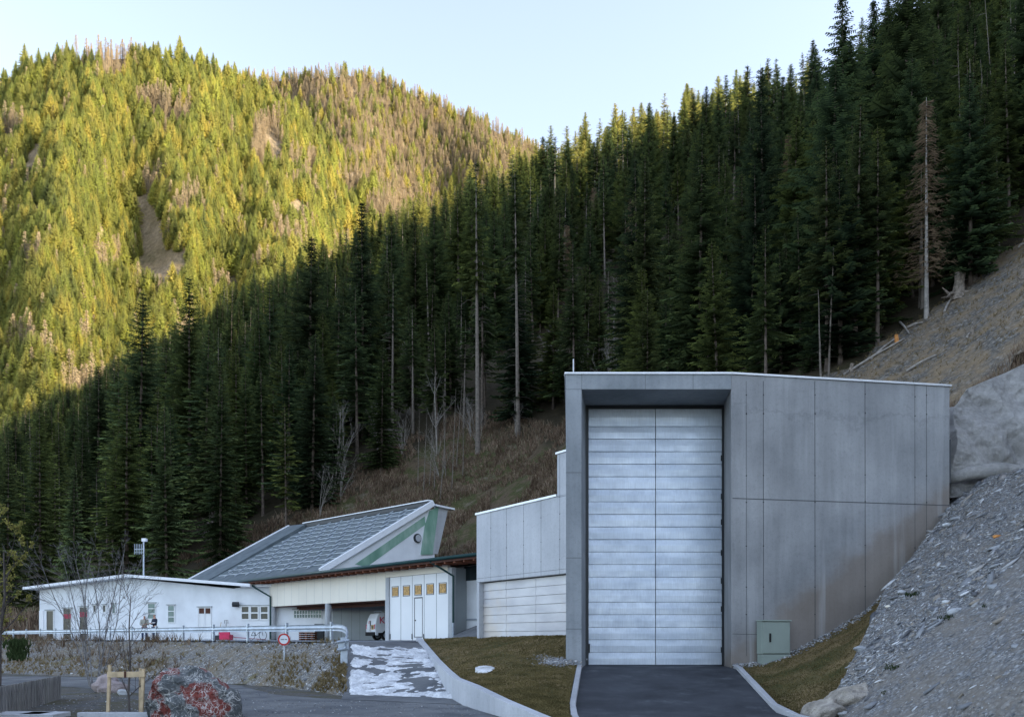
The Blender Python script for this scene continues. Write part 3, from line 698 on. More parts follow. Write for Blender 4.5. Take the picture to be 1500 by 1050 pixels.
# ------------------------------------------------------------------ facade frames
class Frame:
    """vertical facade through A and B: u runs from A to B, n points out towards the camera side"""
    def __init__(s, A, B):
        s.A = Vector((A[0], A[1], 0)); d = Vector((B[0]-A[0], B[1]-A[1], 0)); s.L = d.length; s.u = d.normalized()
        n = Vector((s.u.y, -s.u.x, 0)); s.n = n if n.dot(-s.A) > 0 else -n
    def p(s, u, n, z): return s.A+s.u*u+s.n*n+Vector((0, 0, z))
    def U(s, px, n=0):
        k = (px-CX)/F; O = s.A+s.n*n; return (k*O.y-O.x)/(s.u.x-k*s.u.y)
    def uz(s, px, py, n=0):
        u = s.U(px, n); q = s.A+s.n*n+s.u*u; return u, EYE+(HZ-py)/F*q.y
    def box(s, mb, u0, u1, n0, n1, z0, z1):
        c = [s.p(u0, n0, z0), s.p(u1, n0, z0), s.p(u1, n1, z0), s.p(u0, n1, z0)]
        return mb.hexa(c, [v+Vector((0, 0, z1-z0)) for v in c])
    def poly(s, mb, uzs, n0, n1):
        return mb.prism([s.p(u, n0, z) for u, z in uzs], s.n*(n1-n0))

# ------------------------------------------------------------------ the tall concrete portal
X829, X852 = gx(829, 31.25), gx(852, 31.25); XR = gx(1071, 31.25); XE, YE = gx(1391, 32.8), 32.8
BX0, BX1 = gx(858, 33.5), gx(1060, 33.5); ZL = 11.07; ZT = 11.62
portal = empty('concrete_portal', ((X829+XR)/2, 31.25, .9), 'tall grey concrete portal building with a deep framed opening and a long blank side wall', 'building')
mb = MB(); mb.prism([(X829, 31.25, -.4), (X852, 31.25, -.4), (BX0, 33.5, -.4), (BX0, 34, -.4), (X829+.20, 34, -.4)], (0, 0, ZL+.4))
mb.prism([(X829, 31.25, ZL), (XR, 31.25, ZL), (BX1, 33.5, ZL+.02), (BX1, 34, ZL+.02), (X829+.20, 34, ZL)], (0, 0, ZT-ZL))
mb.build('portal_frame', M['concrete'], portal, bevel=.02)
sw = MB(); sw.prism([(XR+.002, 31.25, -.4), (XE, YE, -.4), (XE+.15, YE+.9, -.4), (BX1+.01, 34, -.4), (BX1+.01, 33.5, -.4)], (0, 0, ZT+.4))
sw.build('side_wall', M['concrete_side'], portal, bevel=.02)
bd = MB(); bd.prism([(X829+.23, 34.003, -.4), (XE+.14, 34.003, -.4), (XE+.9, 41, -.4), (X829+.70, 41, -.4)], (0, 0, ZT+.38)); bd.build('rear_body', M['concrete_side'], portal)
cp = MB()
def coping(cp, a, b, w=.32, h=.07, out=.05):
    a = Vector(a); b = Vector(b); d = (b-a).normalized(); n = Vector((d.y, -d.x, 0))
    if n.y > 0: n = -n
    cp.hexa([a+n*out, b+n*out, b-n*w, a-n*w], [a+n*out+Vector((0,0,h)), b+n*out+Vector((0,0,h)), b-n*w+Vector((0,0,h)), a-n*w+Vector((0,0,h))])
coping(cp, (X829-.05, 31.25, ZT+.003), (XR+.01, 31.25, ZT+.003)); coping(cp, (XR+.012, 31.25, ZT+.004), (XE+.06, YE, ZT+.004))
cq = [(X829-.03, 31.58), (X829+.3, 31.58), (X829+.95, 41), (X829+.62, 41)]; cp.hexa([Vector((x, y, ZT+.005)) for x, y in cq], [Vector((x, y, ZT+.073)) for x, y in cq])
cp.build('coping', M['coping'], portal)
dk = MB(); dk.box(XE+.003, XE+.05, YE+.01, YE+.08, 7.9, 9.6); dk.build('downpipe', M['dark_metal'], portal)
# formwork joints
sf = Frame((XR, 31.25), (XE, YE)); jt = MB(); hl = MB()
def sline(px0, py0, px1, py1, w=.022):
    u0, z0 = sf.uz(px0, py0); u1, z1 = sf.uz(px1, py1)
    a = sf.p(u0, .003, z0); b = sf.p(u1, .003, z1); jt.bar(a, b, .008, w, up=(0, 0, 1)) if abs(px1-px0) > 5 else jt.bar(a, b, w, .008, up=sf.n)
vl = [(1093, 558), (1118, 558), (1193.5, 558), (1267, 558), (1340, 562), (1357, 564)]
for px, pt in vl: sline(px, pt, px+.5, 960, .02 if px in (1193.5, 1267, 1118) else .012)
sline(1073, 729.5, 1390, 740, .028); sline(1073, 928, 1114, 929, .016)
for px, pt in vl:
    for py in (579, 606, 607, 697, 736, 800, 860, 900):
        if py == 606 and px > 1300: continue
        u, z = sf.uz(px+.3, py+2*math.sin(px)); c = sf.p(u, .0, z)
        hl.tube([c-sf.n*.02, c+sf.n*.005], .028, 8)
jt.build('formwork_joint', M['joint'], portal); hl.build('anchor_hole', M['hole'], portal)
jf = MB()
for z in (8.02, 4.9, 2.3): jf.box(X829+.0, X852, 31.245, 31.2485, z, z+.014)
for px in (1015, 945): jf.box(gx(px, 31.25), gx(px, 31.25)+.012, 31.245, 31.2485, ZL, ZT)
jf.box(X852-.0, X852+.012, 31.245, 31.2485, ZL, ZT)
jf.build('formwork_joint', M['joint'], portal)
# gate
gate_z0 = .95
fr = MB(); fr.box(BX0-.02, BX0+.09, 33.40, 33.6, gate_z0-.1, ZL+.01); fr.box(BX1-.07, BX1+.01, 33.40, 33.6, gate_z0-.1, ZL+.01); fr.box(BX0+.09, BX1-.07, 33.41, 33.6, ZL-.10, ZL+.01)
fr.build('gate_frame', M['dark_metal'], portal)
back = MB(); back.box(BX0+.1, BX1-.08, 33.53, 33.6, gate_z0-.1, ZL-.1); back.build('gate_core', M['dark_metal'], portal)
xm = gx(960, 33.5)
rowsz = [ZL-.12]+[EYE+(HZ-(625+(973-625)*i/19))/F*33.5 for i in range(20)]
rr_ = random.Random(5)
for (xa, xb) in ((BX0+.11, xm-.014), (xm+.014, BX1-.09)):
    lf = MB()
    for i in range(len(rowsz)-1):
        z1, z0 = rowsz[i]-.006, rowsz[i+1]+.006; a = rr_.uniform(0, .012); b = rr_.uniform(0, .012); e = rr_.uniform(-.006, .006)
        xs = np.linspace(xa, xb, 7); fv_ = []; n = 7
        top_y = [33.46+a+.004*math.sin(x*3+i) for x in xs]; bot_y = [33.425+b+e*math.sin(x*2+i*1.7) for x in xs]; mid_y = [33.432+rr_.uniform(-.004, .006) for x in xs]
        vs = [(x, y, z1) for x, y in zip(xs, top_y)]+[(x, y, (z0+z1)/2) for x, y in zip(xs, mid_y)]+[(x, y, z0) for x, y in zip(xs, bot_y)]+[(x, 33.52, z0) for x in xs]+[(x, 33.52, z1) for x in xs]
        fs = []
        for r_ in range(4):
            for j in range(n-1): fs.append((r_*n+j, r_*n+j+1, (r_+1)*n+j+1, (r_+1)*n+j))
        fs.append((0, 4*n, 3*n, 2*n, n)); fs.append((n-1, 2*n-1, 3*n-1, 4*n-1, 5*n-1))
        lf.add(vs, fs)
    lf.build('gate_leaf', M['door'], portal)
hg = MB()
for z in (6.4, 5.2, 4.1, 3.0, 8.9, 1.4, 7.4):
    hg.box(BX1-.13, BX1-.085, 33.40, 33.43, z, z+.22)
hg.box(BX0+.11, BX0+.16, 33.40, 33.43, 1.4, 1.75); hg.build('hinge', M['dark_metal'], portal)
# small things on the portal roof
mb = MB(); mb.tube([(gx(840, 32), 32, ZT+.07), (gx(840, 32), 32, ZT+.8)], .025, 6); mb.tube([(gx(833, 32), 31.7, ZT+.12), (gx(838, 32), 31.7, ZT+.12)], .05, 6); mb.box(gx(834, 32), gx(837, 32), 31.6, 31.8, ZT+.07, ZT+.17)
tag(mb.build('roof_camera', M['coping']), 'little mast and camera on the top left corner of the tall portal', 'camera')

# ------------------------------------------------------------------ electric cabinet
cbu0, _ = sf.uz(1117, 960, .55); cbu1, _ = sf.uz(1158.5, 960, .55)
cabt = empty('electric_cabinet', sf.p((cbu0+cbu1)/2, .3, 1.1), 'grey green electrical cabinet standing against the side wall of the tall portal', 'cabinet')
c0, c1 = cbu0, cbu1
m1 = MB(); sf.box(m1, c0+.02, c1-.02, .1, .52, .9, 1.38); m1.build('plinth', M['cabinet'], cabt)
m1 = MB(); sf.box(m1, c0, c1, .08, .50, 1.395, 2.58); m1.build('body', M['cabinet'], cabt, bevel=.012)
m1 = MB(); sf.box(m1, c0+.03, c1-.03, .503, .53, 1.42, 2.55); dr_ = m1.build('door', M['cabinet'], cabt, bevel=.01)
m1 = MB(); sf.box(m1, c0+.27, c0+.34, .533, .56, 1.83, 2.15); m1.build('handle', M['rubber'], cabt, bevel=.01)
m1 = MB(); sf.box(m1, c0-.03, c1+.03, .06, .57, 2.583, 2.63); m1.build('lid', M['cabinet'], cabt, bevel=.01)

# ------------------------------------------------------------------ lower wing beside the portal
wf = Frame((gx(829, 33.6), 33.6), (gx(698, 39.3), 39.3))
wing = empty('concrete_wing', wf.p(wf.L/2, 0, 1.95), 'low light concrete wing left of the portal with a sloping coping and slatted doors below', 'building')
ua = -.5; zb = 4.52; zt = 7.62
m1 = MB(); wf.box(m1, ua, wf.L, -6, 0, zb, zt); m1.build('upper_wall', M['concrete_light'], wing, bevel=.015)
u816 = wf.U(816); m1 = MB(); wf.box(m1, ua, u816, -5.9, -.0, zt+.003, 9.3); m1.build('upper_block', M['concrete_light'], wing, bevel=.015)
m1 = MB(); wf.box(m1, u816+.003, wf.L+.05, -6, .05, zt+.003, zt+.09); m1.build('coping', M['coping'], wing)
m1 = MB(); wf.box(m1, ua, u816+.05, -6, .05, 9.303, 9.38); m1.build('coping', M['coping'], wing)
m1 = MB(); wf.box(m1, ua, wf.L-.02, -5.9, -.32, 1.2, zb-.003); m1.build('lower_wall', M['joint'], wing)
m1 = MB(); wf.box(m1, wf.L-.2, wf.L-.005, -.32, -.02, 1.2, zb-.003); m1.build('corner_post', M['concrete_light'], wing)
jt = MB()
for px in (719, 742, 767, 792.5, 820): 
    u = wf.U(px); wf.box(jt, u-.007, u+.007, .0, .003, zb, zt if px < 816 else 9.3)
wf.box(jt, ua, wf.L, 0, .003, zb+.17, zb+.182)
wf.box(jt, ua, u816, 0, .003, zt-.05, zt-.038)
jt.build('formwork_joint', M['joint'], wing)
hl = MB()
for px in (719, 742, 767, 792.5, 820):
    for z in (5.1, 5.9, 6.9):
        u = wf.U(px); c = wf.p(u, 0, z); hl.tube([c-wf.n*.01, c+wf.n*.005], .025, 6)
hl.build('anchor_hole', M['hole'], wing)
us = [wf.U(830, -.25)]+[wf.U(px, -.25) for px in (785, 741.5)]+[wf.L-.21]
for i in range(3):
    d_ = MB(); u0, u1 = sorted((us[i], us[i+1]))
    for k in range(7):
        z0 = 1.9+k*(zb-1.93)/7; z1 = z0+(zb-1.93)/7-.012; e = rr_.uniform(0, .01)
        c = [wf.p(u0+.012, -.30, z0), wf.p(u1-.012, -.30, z0), wf.p(u1-.012, -.235+e, z0), wf.p(u0+.012, -.235, z0)]
        t2 = [wf.p(u0+.012, -.30, z1), wf.p(u1-.012, -.30, z1), wf.p(u1-.012, -.262, z1), wf.p(u0+.012, -.262, z1)]
        d_.hexa(c, t2)
    d_.build('door_panel', M['wing_door'], wing)

# ------------------------------------------------------------------ garage with carport
ef = Frame((-1.9, 43.7), (-20.7, 64.8))           # eave line
garage = empty('garage_building', ef.p(8, -1, 1.8), 'long garage and open carport under a shallow roof with brown timber eaves', 'building')
wn = -1.1
uD0, uD1 = ef.U(657, wn), ef.U(570, wn); uP0 = ef.U(655.5, wn); uPL = ef.U(565, wn)
zeave = 6.15
m1 = MB(); uR0, uR1 = -1.0, ef.U(350)
c = [ef.p(uR0, 0, zeave), ef.p(uR1, 0, zeave), ef.p(uR1, -9, zeave+.22), ef.p(uR0, -9, zeave+.22)]
m1.hexa(c, [v+Vector((0, 0, .12)) for v in c]); roof = m1.build('roof', M['roof'], garage)
m1 = MB(); m1.tube([ef.p(uR0, .07, zeave+.08), ef.p(uR1, .07, zeave+.08)], .09, 8); m1.build('gutter', M['green_dark'], garage, smooth=True)
m1 = MB(); ef.box(m1, uR0, uR1, -.06, -.02, zeave-.12, zeave-.003); m1.build('eave_board', M['wood_dark'], garage)
u = uR0+.3
while u < uR1-.1:
    m1 = MB(); c = [ef.p(u, -.063, zeave-.21), ef.p(u+.12, -.063, zeave-.21), ef.p(u+.12, -1.6, zeave-.17), ef.p(u, -1.6, zeave-.17)]
    m1.hexa(c, [v+Vector((0, 0, .2)) for v in c]); m1.build('rafter', M['wood_brown'], garage); u += .82
m1 = MB(); ef.box(m1, uR0, uR1-.1, -1.6, -.07, zeave-.04, zeave-.02); m1.build('soffit', M['wood_brown'], garage)
uW1 = ef.U(395, wn)
m1 = MB(); ef.box(m1, uPL+.0, uW1, wn-.2, wn, 4.27, zeave-.06); m1.build('fascia_wall', M['cream_panel'], garage)
m1 = MB(); ef.box(m1, uP0, uPL-.002, wn-.2, wn, 5.62, zeave-.06); m1.build('door_lintel', M['cream_panel'], garage)
m1 = MB()
k = uPL
while k < uW1: ef.box(m1, k, k+.012, wn, wn+.003, 4.27, zeave-.06); k += 1.1
m1.build('panel_joint', M['grey_interior'], garage)
m1 = MB(); ef.box(m1, uW1-.002, uW1+.0, wn-7.5, wn-.2, 4.27, zeave-.06); m1.build('end_wall', M['cream_panel'], garage)
m1 = MB(); ef.box(m1, uPL, uW1-.1, wn-7.5, wn-.21, 4.24, 4.262); m1.build('ceiling', M['wood_brown'], garage)
m1 = MB(); ef.box(m1, uPL+.05, uW1-.05, wn-1.6, wn-1.3, 4.0, 4.237); m1.build('beam', M['wood_dark'], garage)
for px, r_ in ((400.5, .22), (481, .22)):
    m1 = MB(); uu = ef.U(px, wn-.15); q = ef.p(uu, wn-.15, 0); m1.tube([q+Vector((0,0,1.75)), q+Vector((0,0,4.268))], r_, 16); m1.build('column', M['concrete_old'], garage, smooth=True)
m1 = MB(); ef.box(m1, uD1+.0, uPL+.02, wn-.25, wn+.03, 1.7, 4.25); ef.box(m1, uD1, uPL-.02, wn-.25, wn+.03, 4.25, 5.6); m1.build('door_post', M['concrete_old'], garage)
m1 = MB(); ef.box(m1, ef.U(662.5, wn), uD0, wn-.25, wn+.03, 1.7, 5.85); m1.build('door_post', M['concrete_old'], garage)
# folding door: five leaves
dw_ = (uD1-uD0)/5
for i in range(5):
    a, b = uD0+i*dw_, uD0+(i+1)*dw_; lf = MB()
    if i == 2:      # leaf with the wicket door
        ef.box(lf, a+.015, b-.015, wn-.12, wn-.05, 4.32, 5.6); ef.box(lf, a+.015, a+.15, wn-.12, wn-.05, 1.83, 4.32); ef.box(lf, b-.2, b-.015, wn-.12, wn-.05, 1.83, 4.32)
        ef.box(lf, a+.15, b-.2, wn-.12, wn-.05, 1.83, 2.0)
    else: ef.box(lf, a+.015, b-.015, wn-.12, wn-.05, 1.83, 5.6)
    L_ = lf.build('door_leaf', M['white_panel'], garage)
    w = MB(); ef.box(w, a+.30, b-.30, wn-.06, wn-.035, 4.48, 5.0 if i != 9 else 5); wo = w.build('window', M['board'], None); wo.parent = L_
    w = MB(); z0, z1 = 4.45, 5.03; ua_, ub_ = a+.27, b-.27
    for (p0, p1, q0, q1) in ((ua_, ub_, z0-.03, z0), (ua_, ub_, z1, z1+.03), (ua_-.03, ua_, z0-.03, z1+.03), (ub_, ub_+.03, z0-.03, z1+.03)): ef.box(w, p0, p1, wn-.055, wn-.03, q0, q1)
    wo2 = w.build('window_frame', M['dark_metal'], None); wo2.parent = L_
    w = MB(); ef.box(w, a-.012, a+.012, wn-.13, wn-.045, 1.83, 5.6); sl = w.build('seal', M['dark_metal'], None); sl.parent = L_
    if i == 2:
        w = MB(); ef.box(w, a+.18, b-.23, wn-.12, wn-.055, 2.03, 4.29); wd = w.build('wicket_door', M['white_panel'], garage)
        w = MB(); A_, B_ = a+.15, b-.2
        for (p0, p1, q0, q1) in ((A_, B_, 4.26, 4.30), (A_, B_, 2.0, 2.04), (A_, A_+.04, 2.0, 4.3), (B_-.04, B_, 2.0, 4.3)): ef.box(w, p0, p1, wn-.05, wn-.04, q0, q1)
        w.build('wicket_frame', M['dark_metal'], garage)
        w = MB(); ef.box(w, B_-.16, B_-.08, wn-.054, wn-.02, 2.95, 3.02); w.build('handle', M['dark_metal'], garage)
for i, uu in enumerate((uD0+.03, uD0+2*dw_+.02, uD0+3*dw_, uD1-.06)):
    w = MB(); ef.box(w, uu-.03, uu+.03, wn-.04, wn-.01, 1.9, 2.2); w.build('hinge', M['dark_metal'], garage)
gb_ = MB(); ef.box(gb_, uD0-.1, uPL-.01, wn-8, wn-.26, 1.7, 5.85); gb_.build('garage_body', M['grey_interior'], garage)
# right-hand wall with a window, beside the wing
rn = wn-1.2
m1 = MB(); ef.box(m1, -3.5, ef.U(664, rn)+.4, rn-.3, rn, 1.2, 6.0); m1.build('side_wall', M['white'], garage)
m1 = MB(); a, z1 = ef.uz(681, 829.5, rn); b, z0 = ef.uz(700, 849, rn); ef.box(m1, b, a, rn+.002, rn+.05, z0, z1); m1.build('window', M['glass'], garage)
m1 = MB(); a = ef.U(669, rn); z0 = ef.uz(669, 907, rn)[1]; ef.box(m1, -3.0, a, rn+.002, rn+.06, z0-.05, z0+.03); ef.box(m1, a-.05, a, rn+.002, rn+.06, z0, 5.8); m1.build('flashing', M['zinc'], garage)
m1 = MB(); q = ef.p(ef.U(664, wn+.1), wn+.1, 0)
m1.tube([ef.p(ef.U(630, -.0), 0, zeave-.02), ef.p(ef.U(640, -.3), -.3, zeave-.25), q+Vector((0, 0, 5.35)), q+Vector((0, 0, 2.8))], .06, 8); m1.build('downpipe', M['green_dark'], garage)
m1 = MB(); m1.tube([q+Vector((0, 0, 2.8)), q+Vector((0, 0, 1.8))], .065, 8); m1.build('downpipe', M['zinc'], garage)
m1 = MB(); q = ef.p(ef.U(396, wn+.1), wn+.1, 0); m1.tube([ef.p(ef.U(362, 0), 0, zeave-.02), ef.p(ef.U(375, -.4), -.4, zeave-.5), q+Vector((0, 0, 5.0)), q+Vector((0, 0, 1.85))], .07, 8); m1.build('downpipe', M['green_dark'], garage)
# sloped paving beside the garage
q0, q1 = P(661, 932, 46), P(700, 917, 47.5)
m1 = MB(); m1.hexa([P(664, 934.5, 45), P(706, 934, 41), P(706, 916, 47), P(664, 931, 48)], [v+Vector((0, 0, .05)) for v in (P(664, 934.5, 45), P(706, 934, 41), P(706, 914, 47), P(664, 930, 48))]); o = m1.build('path', M['asphalt_old']); tag(o, kind='structure')

# ------------------------------------------------------------------ steep grey roof building behind
RR = Vector((-6.56, 67.2, 12.38)); RL = Vector((-19.6, 80.4, 12.36)); ER = Vector((-13.2, 60.5, 6.95)); EL = Vector((-26.3, 73.7, 6.95))
shed = empty('steep_roof_hall', (-14, 70, 1.8), 'hall with a steep grey metal roof and green banded white gable', 'building')
nrm = (RL-RR).cross(ER-RR).normalized(); nrm = nrm if nrm.z > 0 else -nrm
def rp_(a, b, h=0): # a along ridge 0..1 from right, b down slope 0..1
    return RR.lerp(RL, a).lerp(ER.lerp(EL, a), b)+nrm*h
m1 = MB(); m1.hexa([rp_(0, 0, -.25), rp_(1.12, 0, -.25), rp_(1.12, 1.25, -.25), rp_(0, 1.06, -.25)], [rp_(0, 0), rp_(1.12, 0), rp_(1.12, 1.25), rp_(0, 1.06)]); rf = m1.build('roof', M['roof'], shed)
nr_, ncol = 11, 9
m1 = MB()
for i in range(nr_):
    b = .05+i*.09
    m1.bar(rp_(.03, b, .04), rp_(.93, b, .04), .05, .05)
m1.build('snow_rail', M['roof_bar'], None).parent = rf
for j in range(ncol):
    m1 = MB()
    for i in range(nr_):
        a = .035+j*.1+(.05 if i % 2 else 0); b = .05+i*.09
        m1.bar(rp_(a, b-.035, .08), rp_(a, b+.045, .08), .09, .07)
    m1.build('snow_guard', M['roof_bar'], None).parent = rf
m1 = MB(); m1.bar(rp_(0, 0, .1), rp_(.98, 0, .1), .35, .30); m1.build('ridge_upstand', M['dark_metal'], shed)
m1 = MB(); m1.bar(rp_(-.01, -.02, .3), rp_(1.0, -.02, .3), .45, .08); m1.build('ridge_cap', M['fascia'], shed)
m1 = MB(); m1.bar(rp_(-.012, -.03, .02), rp_(-.012, 1.06, .02), .25, .42); m1.build('verge_board', M['fascia'], shed)
m1 = MB(); m1.bar(rp_(1.13, .0, .3), rp_(1.13, 1.25, .3), .22, .35); m1.build('verge_board', M['fascia'], shed)
m1 = MB(); m1.hexa([rp_(.965, .0, .01), rp_(1.12, 0, .01), rp_(1.12, 1.2, .01), rp_(.965, 1.2, .01)], [rp_(.965, .0, .3), rp_(1.12, 0, .4), rp_(1.12, 1.2, .4), rp_(.965, 1.2, .03)]); m1.build('valley_sheet', M['roof'], shed)
gf = Frame((ER.x, ER.y), (RR.x, RR.y))
m1 = MB(); gf.poly(m1, [(0, 5.2), (0, 6.6), (gf.L-.1, 12.1), (gf.L+.6, 12.1), (gf.L+.6, 5.2)], -.4, 0); m1.build('gable_wall', M['white'], shed)
def gp(pts, n): return [gf.uz(px, py, n) for px, py in pts]
m1 = MB(); gf.poly(m1, gp([(520, 826), (622, 756), (623, 768), (537, 830)], .01), .003, .03); m1.build('green_band', M['green'], shed)
m1 = MB(); gf.poly(m1, gp([(629, 748), (642, 741), (633, 812), (616, 812), (622, 770)], .01), .003, .09); m1.build('green_pilaster', M['green'], shed)
m1 = MB(); gf.poly(m1, gp([(642.3, 741), (656, 745), (641, 811), (633.3, 811)], .01), -.5, .06); m1.build('concrete_buttress', M['concrete_old'], shed)
m1 = MB(); m1.bar(gf.p(gf.uz(634, 740)[0], .1, gf.uz(634, 740)[1]), gf.p(gf.uz(662, 746)[0], .1, gf.uz(662, 746)[1]), .5, .14); m1.build('buttress_cap', M['fascia'], shed)
uc, zc = gf.uz(611, 788, .02); m1 = MB(); m1.tube([gf.p(uc, .01, zc), gf.p(uc, .12, zc)], .36, 24); wnd = m1.build('round_window', M['dark_metal'], shed)
m1 = MB(); m1.tube([gf.p(uc+.05, .11, zc), gf.p(uc+.05, .135, zc)], .27, 24); m1.build('pane', M['concrete_light'], None).parent = wnd
m1 = MB(); m1.prism([ER+Vector((.8, .8, 0)), EL+Vector((.8, .8, 0)), EL+Vector((7, 7, 0)), ER+Vector((6.4, 6.4, 0))], (0, 0, -.8)); b_ = m1.build('upper_floor', M['white'], shed)

# ------------------------------------------------------------------ white low-pitched building
hf = Frame((-41.3, 72), (-21.1, 65)); ug, zg = hf.uz(185, 846); Lw = hf.L
white = empty('white_building', hf.p(Lw/2, 0, 1.8), 'long white single storey building with a shallow gable roof', 'building')
uL = hf.U(58); zl = hf.uz(58, 864)[1]; zr_ = hf.uz(345, 862)[1]
m1 = MB(); hf.poly(m1, [(uL, 1.6), (Lw, 1.6), (Lw, zr_), (ug, zg), (uL, zl)], -11, 0); m1.build('wall', M['white'], white)
m1 = MB(); uE0 = hf.U(33, 1.0); zE0 = hf.uz(33, 863, 1.0)[1]; ugr, zgr = hf.uz(183, 840.5, 1.0); uE1, zE1 = hf.uz(366, 858.5, 1.0)
hf.poly(m1, [(uE0, zE0-.0), (ugr, zgr-.22), (uE1, zE1-.02), (uE1, zE1+.2), (ugr, zgr), (uE0, zE0+.2)], -11.5, 1.0); m1.build('roof', M['fascia'], white)
def win(px0, py0, px1, py1, fr_, nx=1, ny=2, glass='glass', name='window', parent=white, fm='white_panel', n=0, frame=.06):
    u0, z1 = fr_.uz(px0, py0, n); u1, z0 = fr_.uz(px1, py1, n); u0, u1 = sorted((u0, u1)); z0 = max(z0, 1.82)
    m = MB(); fr_.box(m, u0, u1, n+.002, n+.02, z0, z1); w_ = m.build(name, M[glass], parent)
    m = MB()
    for i in range(nx+1): uu = u0+(u1-u0)*i/nx; fr_.box(m, uu-frame/2, uu+frame/2, n+.021, n+.06, z0-frame/2, z1+frame/2)
    for i in range(ny+1): zz = z0+(z1-z0)*i/ny; fr_.box(m, u0-frame/2, u1+frame/2, n+.023, n+.058, zz-frame/2, zz+frame/2)
    m.build('frame', M[fm], None).parent = w_
    m = MB(); fr_.box(m, u0-.1, u1+.1, n+.001, n+.14, z1+frame/2+.005, z1+.09); m.build('reveal_head', M['grey_interior'], None).parent = w_
    return w_
win(217, 883.5, 228, 906, hf, 1, 3, 'glass_green'); win(246.5, 886.5, 256, 911.5, hf, 1, 3, 'glass_green')
win(137, 886, 141, 896, hf, 1, 1); win(151, 886, 155.5, 896, hf, 1, 1); win(165, 884, 169.5, 898, hf, 1, 1, 'glass_green')
win(68.5, 894, 79, 936, hf, 1, 1, 'glass', 'door'); 
w1 = win(93, 891, 105, 936, hf, 1, 1, 'glass', 'window'); w2 = win(117, 889, 128.5, 936, hf, 1, 1, 'glass', 'window')
for w_, a, b, c_, d_ in ((w1, 93.5, 104.5, 899, 905.5), (w2, 117.5, 128, 896, 903)):
    m = MB(); u0, z1 = hf.uz(a, c_, .03); u1, z0 = hf.uz(b, d_, .03); hf.box(m, u0, u1, .062, .07, z0, z1); m.build('red_blind', M['red_wine'], None).parent = w_
dr2 = win(291, 889.5, 309.5, 934.5, hf, 2, 1, 'white_panel', 'door')
for a, b in ((291.8, 299.2), (301.2, 308.2)):
    m = MB(); u0, z1 = hf.uz(a, 890.5, .05); u1, z0 = hf.uz(b, 898, .05); hf.box(m, u0, u1, .061, .066, z0, z1); m.build('pane', M['wood_dark'], None).parent = dr2
m = MB(); u0 = hf.U(60, .1); hf.box(m, uL-.0, hf.U(64, 0), .002, .05, 1.7, hf.uz(60, 894)[1]); m.build('corner_pier', M['white_panel'], white)
# annex between the white building and the carport
af = Frame((-21.1, 65), (gx(640, 58.9), 58.9))
annex = empty('annex_building', af.p(5, 0, 1.8), 'white annex with dark square windows behind the carport columns', 'building')
uS = af.U(487); m1 = MB(); af.box(m1, .003, uS, -6, 0, 1.6, 5.75); m1.build('wall', M['white'], annex)
m1 = MB(); af.box(m1, uS+.002, af.L, -6, 0, 1.6, 4.2); m1.build('carport_back_wall', M['grey_interior'], annex)
m1 = MB(); af.box(m1, .9, af.U(440), -6, .5, 5.753, 5.95); m1.build('roof', M['fascia'], annex)
jj = MB()
for px in (500, 515, 527): uu = af.U(px); af.box(jj, uu, uu+.015, 0, .004, 1.7, 4.2)
jj.build('panel_joint', M['joint'], annex)
for a, b in ((354, 365.5), (367.5, 379), (382, 393.5), (395.5, 406)): win(a, 887.5, b, 907, af, 1, 2, 'glass', parent=annex, frame=.10)
win(431, 893.5, 471.5, 904.5, af, 10, 2, 'glass_green', 'glass_block_window', annex, frame=.05)
m = MB(); uu, zz = af.uz(348.5, 885, 0); uu = max(uu, .1); c_ = af.p(uu, .0, zz); m.bar(c_, c_+af.n*.3, .08); m.tube([c_+af.n*.3+Vector((-.2, 0, 0)), c_+af.n*.3+Vector((.25, 0, 0))], .2, 10); m.build('wall_lamp', M['dark_metal'], annex)

# antenna mast on the roof
qa = P(210.5, 845, 70); m = MB(); za = EYE+(HZ-791)/F*70
mast = empty('antenna_mast', (qa.x, 70, qa.z), 'thin pale antenna mast with a small array on the white roof', 'antenna')
m.tube([(qa.x, 70, qa.z-.8), (qa.x, 70, za)], .07, 8); m.build('pole', M['zinc'], mast)
m = MB(); m.box(qa.x-.12, qa.x+.25, 69.85, 70.15, za-.1, za+.15); m.build('sensor', M['fascia'], mast)
m = MB(); m.bar((qa.x-.75, 70, za-.75), (qa.x, 70, za-.7), .05)
for k in range(5): m.bar((qa.x-.75+k*.14, 70, za-1.15), (qa.x-.75+k*.14, 70, za-.3), .035)
m.bar((qa.x-.75, 70, za-1.0), (qa.x-.1, 70, za-1.0), .035); m.build('aerial', M['zinc'], mast)

# ------------------------------------------------------------------ guard rail
gr = empty('guard_rail', GL0+Vector((0, 0, TZ)), 'galvanised steel guard rail along the terrace edge curving down at its right end', 'guard rail')
RT = 2.58
path = [GL0+GLd*L+Vector((0, 0, RT)) for L in (75, 60, 45, 30, 15, 6, 2)]+[Vector((-8.1, 38, RT)), G(492, 37.2, RT), G(500, 36.7, RT-.03), G(505.5, 36.0, RT-.12), G(507.5, 35.2, RT-.28), G(506, 34.3, RT-.55), G(503.5, 33.9, RT-.72)]
prof = [(0, 0), (.07, -.02), (.08, -.07), (.02, -.12), (.02, -.18), (.08, -.23), (.07, -.28), (0, -.30)]
def sweep(path, prof, side=-1):
    vs, fs = [], []; k = len(prof)
    for i, p in enumerate(path):
        d = path[min(i+1, len(path)-1)]-path[max(i-1, 0)]; d.z = 0; d.normalize(); r = Vector((d.y, -d.x, 0))*-side*-1
        for a, b in prof: vs.append(p+r*a*1+Vector((0, 0, b)))
    for i in range(len(path)-1):
        for j in range(k-1): fs.append((i*k+j, i*k+j+1, (i+1)*k+j+1, (i+1)*k+j))
    return vs, fs
